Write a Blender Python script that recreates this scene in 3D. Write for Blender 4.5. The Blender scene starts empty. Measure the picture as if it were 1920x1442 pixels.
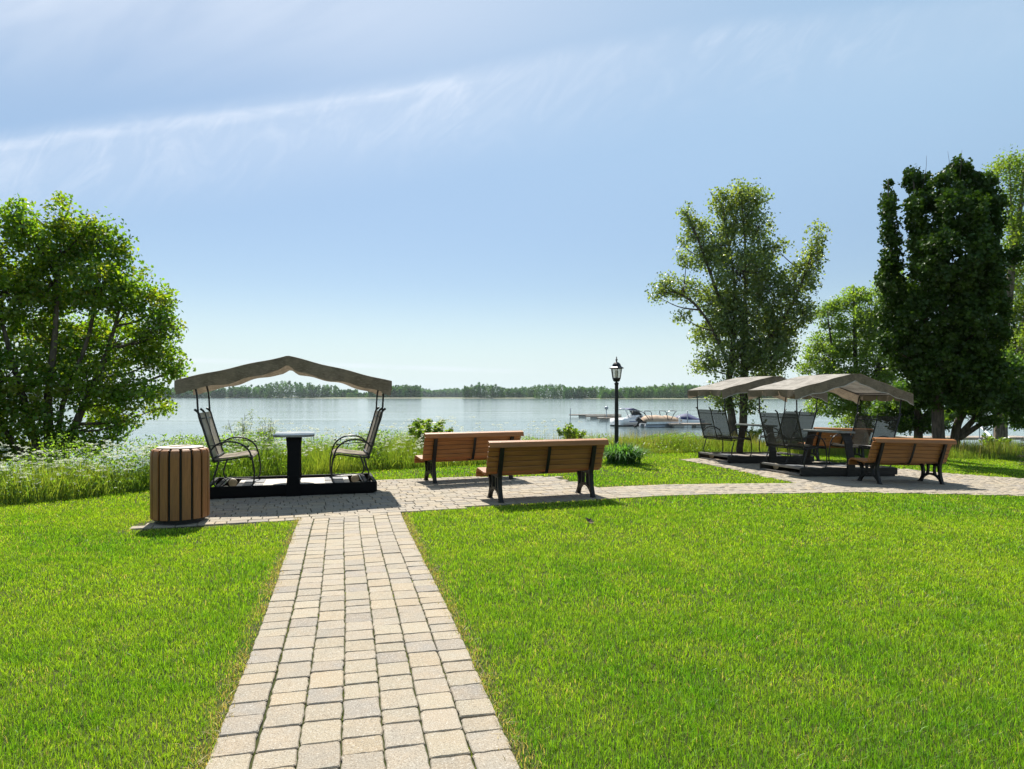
import bpy, math, random
import numpy as np
from mathutils import Vector, Matrix
R = math.radians
random.seed(7)
rng = np.random.default_rng(11)
scene = bpy.context.scene
COL = scene.collection

# ------------------------------------------------------------------ camera
CAM_H = 1.55
F = 1280.0            # focal length in pixels of the 1920 px wide photograph
HOR = 742.0           # row of the horizon
cam_d = bpy.data.cameras.new("camera")
cam = bpy.data.objects.new("camera", cam_d)
COL.objects.link(cam)
cam.location = (0, 0, CAM_H)
cam.rotation_euler = (R(90), 0, 0)
cam_d.sensor_width = 36.0
cam_d.lens = 24.0
cam_d.shift_y = 21.0 / 1920.0
cam_d.clip_start = 0.05
cam_d.clip_end = 20000.0
scene.camera = cam

# ------------------------------------------------------------------ sun, sky, exposure
SUN_EL, SUN_AZ = 51.5, -15.5          # degrees; azimuth from +Y, negative = towards -X
sd = Vector((math.sin(R(SUN_AZ)) * math.cos(R(SUN_EL)), math.cos(R(SUN_AZ)) * math.cos(R(SUN_EL)), math.sin(R(SUN_EL))))
sun_d = bpy.data.lights.new("sun", 'SUN')
sun_d.energy = 5.0
sun_d.angle = R(0.53)
sun_d.color = (1.0, 0.955, 0.88)
sun = bpy.data.objects.new("sun", sun_d)
COL.objects.link(sun)
sun.location = sd * 50
sun.rotation_euler = (-sd).to_track_quat('-Z', 'Y').to_euler()

world = bpy.data.worlds.new("World")
scene.world = world
world.use_nodes = True


class NT:
    """tiny helper for node trees"""
    def __init__(s, tree):
        s.t = tree
        s.n = tree.nodes
        s.l = tree.links

    def new(s, kind, **kw):
        nd = s.n.new(kind)
        for k, v in kw.items():
            setattr(nd, k, v)
        return nd

    def put(s, sock, val):
        if hasattr(val, 'is_output'):
            s.l.new(val, sock)
        elif val is not None:
            if hasattr(sock, 'default_value') and hasattr(sock.default_value, '__len__') and not hasattr(val, '__len__'):
                val = (val,) * len(sock.default_value)
            if hasattr(sock.default_value, '__len__') and len(sock.default_value) == 4 and len(val) == 3:
                val = (*val, 1.0)
            sock.default_value = val

    def math(s, op, a, b=None, c=None, clamp=False):
        nd = s.new('ShaderNodeMath', operation=op, use_clamp=clamp)
        s.put(nd.inputs[0], a)
        if b is not None: s.put(nd.inputs[1], b)
        if c is not None: s.put(nd.inputs[2], c)
        return nd.outputs[0]

    def ramp(s, x, a, b, lo=0.0, hi=1.0, smooth=True):
        nd = s.new('ShaderNodeMapRange')
        nd.interpolation_type = 'SMOOTHSTEP' if smooth else 'LINEAR'
        nd.clamp = True
        s.put(nd.inputs[0], x)
        for i, v in zip((1, 2, 3, 4), (a, b, lo, hi)):
            s.put(nd.inputs[i], v)
        return nd.outputs[0]

    def mix(s, fac, a, b, blend='MIX'):
        nd = s.new('ShaderNodeMix', data_type='RGBA', blend_type=blend)
        nd.clamp_factor = True
        s.put(nd.inputs[0], fac)
        s.put(nd.inputs[6], a)
        s.put(nd.inputs[7], b)
        return nd.outputs[2]

    def noise(s, vec, scale, detail=3.0, rough=0.5, dist=0.0, dims='3D'):
        nd = s.new('ShaderNodeTexNoise', noise_dimensions=dims)
        if vec is not None: s.put(nd.inputs['Vector'], vec)
        s.put(nd.inputs['Scale'], scale)
        s.put(nd.inputs['Detail'], detail)
        s.put(nd.inputs['Roughness'], rough)
        s.put(nd.inputs['Distortion'], dist)
        return nd.outputs['Fac']

    def comb(s, x, y, z):
        nd = s.new('ShaderNodeCombineXYZ')
        for i, v in enumerate((x, y, z)): s.put(nd.inputs[i], v)
        return nd.outputs[0]

    def sep(s, v):
        nd = s.new('ShaderNodeSeparateXYZ')
        s.put(nd.inputs[0], v)
        return nd.outputs

    def scale(s, vec, sc):
        nd = s.new('ShaderNodeVectorMath', operation='MULTIPLY')
        s.put(nd.inputs[0], vec)
        nd.inputs[1].default_value = sc
        return nd.outputs[0]


def build_world():
    t = NT(world.node_tree)
    t.n.clear()
    out = t.new('ShaderNodeOutputWorld')
    bg = t.new('ShaderNodeBackground')
    sky = t.new('ShaderNodeTexSky', sky_type='NISHITA')
    sky.sun_disc = False
    sky.sun_elevation = R(SUN_EL)
    sky.sun_rotation = R(SUN_AZ)
    sky.altitude = 0
    sky.air_density = 1.0
    sky.dust_density = 0.3
    sky.ozone_density = 2.2
    bg.inputs[1].default_value = 0.054
    d = t.sep(t.new('ShaderNodeTexCoord').outputs['Generated'])
    dy = t.math('MAXIMUM', d[1], 0.03)
    u = t.math('DIVIDE', d[0], dy)
    v = t.math('DIVIDE', d[2], dy)
    front = t.ramp(d[1], 0.05, 0.35)
    # a long cirrus band rising to +X, with fall streaks combed out below it
    s = t.math('MULTIPLY_ADD', u, 0.155, 0.478)           # height of the band over u
    bend = t.math('MULTIPLY', t.math('SINE', t.math('MULTIPLY', u, 7.0)), 0.006)
    h = t.math('SUBTRACT', v, t.math('ADD', s, bend))     # height above the band
    n1 = t.noise(t.comb(t.math('MULTIPLY', u, 6.0), t.math('MULTIPLY', h, 26.0), 0.0), 1.0, 6.0, 0.62, 0.5)
    ridge = t.math('MULTIPLY', t.ramp(t.math('ABSOLUTE', t.math('ADD', h, 0.004)), 0.0, 0.015, 1.0, 0.0), t.ramp(n1, 0.25, 0.75))
    ridge = t.math('MULTIPLY', ridge, t.ramp(u, -0.2, 0.03, 1.0, 0.0))
    # streaks: lines leaning to +X upwards, fading out below
    w = t.math('MULTIPLY_ADD', h, -0.75, u)
    n2 = t.noise(t.comb(t.math('MULTIPLY', w, 15.0), t.math('MULTIPLY', h, 13.0), 3.0), 1.0, 8.0, 0.70, 1.1)
    n3 = t.noise(t.comb(t.math('MULTIPLY', u, 2.2), t.math('MULTIPLY', h, 3.0), 7.0), 1.0, 3.0, 0.5)
    veil = t.math('MULTIPLY', t.ramp(h, -0.16, -0.02), t.ramp(h, 0.03, -0.012))
    strk = t.math('MULTIPLY', veil, t.ramp(n2, 0.40, 0.80))
    strk = t.math('MULTIPLY', strk, t.ramp(n3, 0.30, 0.62, 0.25, 1.0))
    strk = t.math('MULTIPLY', strk, t.ramp(u, 0.15, 0.75, 1.0, 0.25))
    soft = t.math('MULTIPLY', veil, t.ramp(u, -0.1, 0.3, 0.22, 0.08))
    # broad thin veil over the upper part, towards the sun
    n4 = t.noise(t.comb(t.math('MULTIPLY', t.math('MULTIPLY_ADD', v, -0.9, u), 1.3), t.math('MULTIPLY', t.math('MULTIPLY_ADD', u, -0.22, v), 3.2), 1.0), 1.0, 5.0, 0.55, 0.4)
    top = t.math('MULTIPLY', t.math('MULTIPLY', t.ramp(n4, 0.28, 0.66), t.ramp(v, 0.40, 0.60)), t.ramp(u, -0.95, 0.55, 0.95, 0.0))
    low = t.math('MULTIPLY', t.ramp(t.math('ABSOLUTE', t.math('SUBTRACT', v, t.math('MULTIPLY_ADD', u, -0.035, 0.036))), 0.0, 0.006, 1.0, 0.0), t.ramp(u, 0.10, -0.12))
    low = t.math('MULTIPLY', low, t.ramp(n1, 0.2, 0.7))
    c = t.math('ADD', t.math('MULTIPLY', ridge, 0.36), t.math('MULTIPLY', strk, 0.36))
    c = t.math('ADD', c, soft)
    c = t.math('ADD', c, t.math('MULTIPLY', top, 0.85))
    c = t.math('ADD', c, t.math('MULTIPLY', low, 0.45))
    c = t.math('MULTIPLY', c, front, clamp=True)
    skyc = t.mix(1.0, sky.outputs[0], SKY_TINT, 'MULTIPLY')
    skyc = t.mix(t.math('MULTIPLY', t.ramp(d[2], 0.10, 0.38), t.ramp(u, -0.6, 0.7, 0.16, 0.34)), skyc, (7.3, 10.2, 12.2))
    skyc = t.mix(t.ramp(d[2], 0.16, -0.01, 0.0, 0.85), skyc, (6.5, 8.1, 8.9))
    lum = t.mix(c, skyc, CLOUD)
    t.l.new(lum, bg.inputs[0])
    t.l.new(bg.outputs[0], out.inputs[0])


SKY_TINT = (1.0, 0.975, 0.945)
CLOUD = (8.6, 9.2, 10.2)
build_world()
vs = scene.view_settings
vs.view_transform = 'Standard'
vs.look = 'None'
vs.exposure = 1.0
vs.gamma = 1.0
vs.use_curve_mapping = False
scene.cycles.use_denoising = True
scene.cycles.max_bounces = 8
scene.cycles.transparent_max_bounces = 8
scene.cycles.caustics_reflective = False
scene.cycles.caustics_refractive = False

# ------------------------------------------------------------------ terrain shape
WATER_Z = -2.6
EDGE = np.array([(-40, -1), (-14, 4.5), (-9, 8.4), (-7.15, 9.54), (-6.5, 10.2), (-5.9, 11.1), (-4.5, 12.9), (-2.8, 14.2), (-.5, 15.4), (3.5, 18.4),
                 (5.2, 19.5), (9, 20.3), (13.4, 21.0), (18, 21.5), (30, 23), (80, 30)])


def edge_y(x):
    return np.interp(x, EDGE[:, 0], EDGE[:, 1])


def lawn_z(x):
    t = np.maximum(np.asarray(x, float) - 2.2, 0)
    return -0.037 * (np.sqrt(t * t + 0.6) - math.sqrt(0.6))


def ground_z(x, y):
    x = np.asarray(x, float); y = np.asarray(y, float)
    d = (y - edge_y(x)) * np.interp(x, [-12, -6, 0], [0.75, 0.85, 1.0])
    w = np.interp(x, [-8, -4, 6, 12], [1.0, 1.6, 2.2, 3.0])
    k = np.interp(x, [-4, 3, 9, 30], [0.55, 0.5, 0.2, 0.2])
    dd = np.maximum(d - w, 0)
    return lawn_z(x) - np.minimum(k * (np.sqrt(dd * dd + .3) - math.sqrt(.3)), 4.5)


def gp(px, py):
    """ground point seen at a pixel of the 1920x1442 photograph"""
    z = 0.0
    for _ in range(12):
        Y = F * (CAM_H - z) / (py - HOR)
        X = (px - 960) / F * Y
        z = float(lawn_z(X))
    return X, Y, z


def at(px, py, Y):
    return Vector(((px - 960) / F * Y, Y, CAM_H - (py - HOR) / F * Y))


# ------------------------------------------------------------------ mesh helpers
def tag(o, label=None, cat=None, group=None, kind=None):
    if label: o["label"] = label
    if cat: o["category"] = cat
    if group: o["group"] = group
    if kind: o["kind"] = kind
    return o


def empty(name, loc=(0, 0, 0), rz=0.0, label=None, cat=None, group=None):
    o = bpy.data.objects.new(name, None)
    COL.objects.link(o)
    o.location = loc
    o.rotation_euler = (0, 0, rz)
    o.empty_display_size = 0.2
    return tag(o, label, cat, group)


def copy_tree(o, parent=None):
    c = o.copy()
    COL.objects.link(c)
    c.parent = parent
    for ch in list(o.children):
        copy_tree(ch, c)
    return c


def np_mesh(name, verts, faces, mat, parent=None, vcol=None, smooth=False):
    """verts (N,3), faces (M,k); vcol per vertex (N,3)"""
    me = bpy.data.meshes.new(name)
    verts = np.ascontiguousarray(verts, np.float32)
    faces = np.ascontiguousarray(faces, np.int32)
    m, k = faces.shape
    me.vertices.add(len(verts))
    me.vertices.foreach_set('co', verts.ravel())
    me.loops.add(m * k)
    me.loops.foreach_set('vertex_index', faces.ravel())
    me.polygons.add(m)
    me.polygons.foreach_set('loop_start', np.arange(0, m * k, k, dtype=np.int32))
    me.polygons.foreach_set('loop_total', np.full(m, k, np.int32))
    if smooth:
        me.polygons.foreach_set('use_smooth', np.ones(m, bool))
    if vcol is not None:
        a = me.color_attributes.new('Col', 'FLOAT_COLOR', 'POINT')
        c = np.ones((len(verts), 4), np.float32)
        c[:, :3] = vcol
        a.data.foreach_set('color', c.ravel())
    me.update(calc_edges=True)
    me.materials.append(mat)
    o = bpy.data.objects.new(name, me)
    COL.objects.link(o)
    o.parent = parent
    return o


def spline(pts, sub=6):
    P = np.array(pts, float)
    if sub <= 1 or len(P) < 3:
        return P
    Q = np.vstack([2 * P[0] - P[1], P, 2 * P[-1] - P[-2]])
    out = []
    for i in range(1, len(Q) - 2):
        p0, p1, p2, p3 = Q[i - 1], Q[i], Q[i + 1], Q[i + 2]
        for k in range(sub):
            t = k / sub
            out.append(0.5 * ((2 * p1) + (-p0 + p2) * t + (2 * p0 - 5 * p1 + 4 * p2 - p3) * t * t + (-p0 + 3 * p1 - 3 * p2 + p3) * t ** 3))
    out.append(Q[-2])
    return np.array(out)


class MB:
    def __init__(s):
        s.v = []; s.f = []; s.c = []

    def add(s, v, f, c=None):
        b = len(s.v)
        s.v += [tuple(map(float, p)) for p in v]
        s.f += [tuple(int(i) + b for i in q) for q in f]
        if c is not None: s.c += [c] * len(v)
        return s

    def box(s, cx, cy, cz, sx, sy, sz, rot=None, c=None):
        v = []
        for dz in (-.5, .5):
            for dx, dy in ((-.5, -.5), (.5, -.5), (.5, .5), (-.5, .5)):
                p = Vector((dx * sx, dy * sy, dz * sz))
                if rot is not None: p = rot @ p
                v.append((p.x + cx, p.y + cy, p.z + cz))
        return s.add(v, [(3, 2, 1, 0), (4, 5, 6, 7), (0, 1, 5, 4), (1, 2, 6, 5), (2, 3, 7, 6), (3, 0, 4, 7)], c)

    def tube(s, pts, r, n=8, sub=5, cap=True, flat=1.0):
        P = spline(pts, sub)
        m = len(P)
        if hasattr(r, '__len__'):
            rr = np.interp(np.linspace(0, 1, m), np.linspace(0, 1, len(r)), r)
        else:
            rr = np.full(m, r)
        T = np.gradient(P, axis=0)
        T /= np.maximum(np.linalg.norm(T, axis=1), 1e-9)[:, None]
        up = np.array([0, 0, 1.0]) if abs(T[0][2]) < .9 else np.array([0, 1.0, 0])
        v = []
        a = np.cross(T[0], up); a /= np.linalg.norm(a)
        for i in range(m):
            a = a - T[i] * np.dot(a, T[i]); a /= max(np.linalg.norm(a), 1e-9)
            b = np.cross(T[i], a)
            for k in range(n):
                th = 2 * math.pi * k / n
                v.append(P[i] + rr[i] * (math.cos(th) * a + math.sin(th) * b * flat))
        f = [(i * n + k, i * n + (k + 1) % n, (i + 1) * n + (k + 1) % n, (i + 1) * n + k) for i in range(m - 1) for k in range(n)]
        if cap:
            f += [tuple(range(n - 1, -1, -1)), tuple((m - 1) * n + k for k in range(n))]
        return s.add(v, f)

    def bar(s, pts, w, t, x, sub=6):
        """flat bar swept along a curve in the y-z plane; w in-plane width (list), t thickness along x"""
        P = spline(pts, sub)
        m = len(P)
        W = np.interp(np.linspace(0, 1, m), np.linspace(0, 1, len(w)), w) if hasattr(w, '__len__') else np.full(m, w)
        T = np.gradient(P, axis=0)
        T /= np.linalg.norm(T, axis=1)[:, None]
        N = np.stack([-T[:, 1], T[:, 0]], 1)
        v = []
        for i in range(m):
            A = P[i] + N[i] * W[i] / 2; B = P[i] - N[i] * W[i] / 2
            v += [(x - t / 2, A[0], A[1]), (x + t / 2, A[0], A[1]), (x + t / 2, B[0], B[1]), (x - t / 2, B[0], B[1])]
        f = [(i * 4 + k, i * 4 + (k + 1) % 4, (i + 1) * 4 + (k + 1) % 4, (i + 1) * 4 + k) for i in range(m - 1) for k in range(4)]
        f += [(3, 2, 1, 0), tuple((m - 1) * 4 + k for k in range(4))]
        return s.add(v, f)

    def lathe(s, prof, n=16, cx=0, cy=0, cz=0, flatn=False):
        v = []
        for r, z in prof:
            for k in range(n):
                th = 2 * math.pi * (k + .5) / n
                v.append((cx + r * math.cos(th), cy + r * math.sin(th), cz + z))
        m = len(prof)
        f = [(i * n + k, i * n + (k + 1) % n, (i + 1) * n + (k + 1) % n, (i + 1) * n + k) for i in range(m - 1) for k in range(n)]
        f += [tuple(range(n - 1, -1, -1)), tuple((m - 1) * n + k for k in range(n))]
        return s.add(v, f)

    def prism(s, poly, z0, z1):
        n = len(poly)
        v = [(x, y, z0) for x, y in poly] + [(x, y, z1) for x, y in poly]
        f = [tuple(range(n - 1, -1, -1)), tuple(range(n, 2 * n))] + [(k, (k + 1) % n, n + (k + 1) % n, n + k) for k in range(n)]
        return s.add(v, f)

    def build(s, name, mat, parent=None, bevel=0.0, smooth=False, solid=0.0):
        me = bpy.data.meshes.new(name)
        me.from_pydata(s.v, [], s.f)
        if smooth:
            me.polygons.foreach_set('use_smooth', np.ones(len(me.polygons), bool))
        if s.c:
            a = me.color_attributes.new('Col', 'FLOAT_COLOR', 'POINT')
            c = np.ones((len(s.v), 4), np.float32); c[:, :3] = np.array(s.c)
            a.data.foreach_set('color', c.ravel())
        me.materials.append(mat)
        me.update()
        o = bpy.data.objects.new(name, me)
        COL.objects.link(o)
        o.parent = parent
        if solid:
            md = o.modifiers.new('solid', 'SOLIDIFY'); md.thickness = solid; md.offset = 0
        if bevel:
            md = o.modifiers.new('bevel', 'BEVEL'); md.width = bevel; md.segments = 2; md.limit_method = 'ANGLE'; md.angle_limit = R(40)
        return o


# ------------------------------------------------------------------ materials
def material(name):
    m = bpy.data.materials.new(name)
    m.use_nodes = True
    t = NT(m.node_tree)
    t.n.clear()
    out = t.new('ShaderNodeOutputMaterial')
    return m, t, out


def pbr(name, col, rough=0.6, metal=0.0, var=0.25, nscale=12.0, bump=0.0, bscale=60.0, stretch=(1, 1, 1), spec=0.5, dirt=None, dirt_amt=0.0):
    m, t, out = material(name)
    p = t.new('ShaderNodeBsdfPrincipled')
    oc = t.scale(t.new('ShaderNodeTexCoord').outputs['Object'], stretch)
    n = t.noise(oc, nscale, 5.0, 0.6)
    lo = tuple(c * (1 - var) for c in col); hi = tuple(min(c * (1 + var), 1) for c in col)
    c = t.mix(t.ramp(n, 0.3, 0.7), lo, hi)
    if dirt is not None:
        n2 = t.noise(oc, nscale * 0.35, 6.0, 0.65)
        c = t.mix(t.math('MULTIPLY', t.ramp(n2, 0.45, 0.75), dirt_amt), c, dirt)
    t.put(p.inputs['Base Color'], c)
    t.put(p.inputs['Roughness'], t.ramp(n, 0.2, 0.8, max(rough - .1, .02), min(rough + .1, 1)))
    p.inputs['Metallic'].default_value = metal
    p.inputs['Specular IOR Level'].default_value = spec
    if bump:
        b = t.new('ShaderNodeBump')
        b.inputs['Strength'].default_value = bump
        b.inputs['Distance'].default_value = 0.01
        t.l.new(t.noise(oc, bscale, 5.0, 0.6), b.inputs['Height'])
        t.l.new(b.outputs[0], p.inputs['Normal'])
    t.l.new(p.outputs[0], out.inputs[0])
    return m


def leafy(name, trans=0.45, tcol=(1.3, 1.25, 0.5), gloss=0.06, grough=0.35, mult=1.0):
    """leaf or blade: vertex colour, light passes through"""
    m, t, out = material(name)
    a = t.new('ShaderNodeVertexColor', layer_name='Col').outputs[0]
    if mult != 1.0: a = t.mix(1.0, a, (mult,) * 3, 'MULTIPLY')
    d = t.new('ShaderNodeBsdfDiffuse'); t.put(d.inputs[0], a)
    tr = t.new('ShaderNodeBsdfTranslucent'); t.put(tr.inputs[0], t.mix(1.0, a, tcol, 'MULTIPLY'))
    g = t.new('ShaderNodeBsdfGlossy'); g.inputs['Roughness'].default_value = grough; g.inputs[0].default_value = (1, 1, 1, 1)
    m1 = t.new('ShaderNodeMixShader'); m1.inputs[0].default_value = trans
    t.l.new(d.outputs[0], m1.inputs[1]); t.l.new(tr.outputs[0], m1.inputs[2])
    m2 = t.new('ShaderNodeMixShader'); m2.inputs[0].default_value = gloss
    t.l.new(m1.outputs[0], m2.inputs[1]); t.l.new(g.outputs[0], m2.inputs[2])
    t.l.new(m2.outputs[0], out.inputs[0])
    return m


def cloth(name, col, trans, weave=260.0, streak=0.3, see=0.0, seam=0.0):
    m, t, out = material(name)
    oc = t.new('ShaderNodeTexCoord').outputs['Object']
    n = t.noise(oc, 5.0, 6.0, 0.65)
    n2 = t.noise(t.scale(oc, (6, 40, 40)), 3.0, 3.0, 0.6)
    lo = tuple(c * 0.7 for c in col); hi = tuple(c * 1.2 for c in col)
    c = t.mix(t.ramp(n, 0.3, 0.7), lo, hi)
    c = t.mix(t.math('MULTIPLY', t.ramp(n2, 0.45, 0.7), streak), c, tuple(min(1, k * 1.8) for k in col))
    if seam:
        px = t.math('PINGPONG', t.sep(oc)[0], seam)
        c = t.mix(t.ramp(px, 0.0, 0.014, 0.55, 0.0), c, tuple(k * 0.35 for k in col))
    d = t.new('ShaderNodeBsdfDiffuse'); t.put(d.inputs[0], c)
    b = t.new('ShaderNodeBump'); b.inputs['Strength'].default_value = 0.5; b.inputs['Distance'].default_value = 0.01
    t.l.new(t.noise(oc, weave * .25, 3.0, .7), b.inputs['Height']); t.l.new(b.outputs[0], d.inputs['Normal'])
    tr = t.new('ShaderNodeBsdfTranslucent'); t.put(tr.inputs[0], c)
    m1 = t.new('ShaderNodeMixShader'); m1.inputs[0].default_value = trans
    t.l.new(d.outputs[0], m1.inputs[1]); t.l.new(tr.outputs[0], m1.inputs[2])
    last = m1.outputs[0]
    if see:
        tp = t.new('ShaderNodeBsdfTransparent')
        m2 = t.new('ShaderNodeMixShader'); m2.inputs[0].default_value = see
        t.l.new(last, m2.inputs[1]); t.l.new(tp.outputs[0], m2.inputs[2]); last = m2.outputs[0]
    t.l.new(last, out.inputs[0])
    return m


def mat_ground():
    m, t, out = material('soil')
    p = t.new('ShaderNodeBsdfPrincipled')
    oc = t.new('ShaderNodeTexCoord').outputs['Object']
    n = t.noise(oc, 2.5, 6.0, 0.65); n2 = t.noise(oc, 45.0, 4.0, 0.7)
    c = t.mix(t.ramp(n, 0.35, 0.65), (0.035, 0.045, 0.012), (0.05, 0.055, 0.018))
    c = t.mix(t.ramp(n2, 0.5, 0.75, 0, 0.6), c, (0.085, 0.075, 0.035))
    t.put(p.inputs['Base Color'], c)
    p.inputs['Roughness'].default_value = 0.95
    p.inputs['Specular IOR Level'].default_value = 0.1
    b = t.new('ShaderNodeBump'); b.inputs['Strength'].default_value = 0.6; b.inputs['Distance'].default_value = 0.02
    t.l.new(n2, b.inputs['Height']); t.l.new(b.outputs[0], p.inputs['Normal'])
    t.l.new(p.outputs[0], out.inputs[0])
    return m


def mat_paver():
    m, t, out = material('tumbled_concrete')
    p = t.new('ShaderNodeBsdfPrincipled')
    oc = t.new('ShaderNodeTexCoord').outputs['Object']
    a = t.new('ShaderNodeVertexColor', layer_name='Col').outputs[0]
    big = t.noise(oc, 7.0, 4.0, 0.6); sp = t.noise(oc, 190.0, 2.0, 0.75); sp2 = t.noise(oc, 110.0, 3.0, 0.75)
    c = t.mix(t.ramp(big, 0.3, 0.7, 0.0, 0.35), a, (0.36, 0.27, 0.17))
    c = t.mix(t.ramp(sp, 0.50, 0.64, 0, 0.80), c, (0.10, 0.08, 0.06))
    c = t.mix(t.ramp(sp2, 0.54, 0.68, 0, 0.80), c, (0.46, 0.43, 0.37))
    t.put(p.inputs['Base Color'], c)
    p.inputs['Roughness'].default_value = 0.88
    p.inputs['Specular IOR Level'].default_value = 0.25
    b = t.new('ShaderNodeBump'); b.inputs['Strength'].default_value = 0.55; b.inputs['Distance'].default_value = 0.004
    t.l.new(t.math('ADD', sp, sp2), b.inputs['Height']); t.l.new(b.outputs[0], p.inputs['Normal'])
    t.l.new(p.outputs[0], out.inputs[0])
    return m


def mat_water():
    m, t, out = material('river_water')
    p = t.new('ShaderNodeBsdfPrincipled')
    p.inputs['Base Color'].default_value = (0.11, 0.15, 0.155, 1)
    p.inputs['Roughness'].default_value = 0.09
    p.inputs['IOR'].default_value = 1.33
    oc = t.new('ShaderNodeTexCoord').outputs['Object']
    n1 = t.noise(t.scale(oc, (0.22, 0.8, 1)), 1.3, 4.0, 0.55, 0.4)
    n2 = t.noise(t.scale(oc, (0.012, 0.05, 1)), 1.0, 4.0, 0.6, 0.3)
    n3 = t.noise(t.scale(oc, (0.0035, 0.022, 1)), 1.0, 3.0, 0.5, 0.6)
    h = t.math('ADD', t.math('MULTIPLY', n1, t.ramp(n3, 0.35, 0.65, 0.015, 0.10)), t.math('MULTIPLY', n2, 0.45))
    b = t.new('ShaderNodeBump'); b.inputs['Strength'].default_value = 0.55; b.inputs['Distance'].default_value = 1.0
    t.l.new(h, b.inputs['Height']); t.l.new(b.outputs[0], p.inputs['Normal'])
    t.l.new(p.outputs[0], out.inputs[0])
    return m


def mat_bark(name, col):
    return pbr(name, col, 0.92, 0, 0.45, 14.0, 0.9, 30.0, (1, 1, 0.25), 0.15)


def mat_glass(name, col, alpha):
    m, t, out = material(name)
    p = t.new('ShaderNodeBsdfPrincipled')
    p.inputs['Base Color'].default_value = (*col, 1)
    p.inputs['Roughness'].default_value = 0.12
    tp = t.new('ShaderNodeBsdfTransparent')
    mx = t.new('ShaderNodeMixShader'); mx.inputs[0].default_value = alpha
    t.l.new(tp.outputs[0], mx.inputs[1]); t.l.new(p.outputs[0], mx.inputs[2])
    t.l.new(mx.outputs[0], out.inputs[0])
    return m


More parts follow.
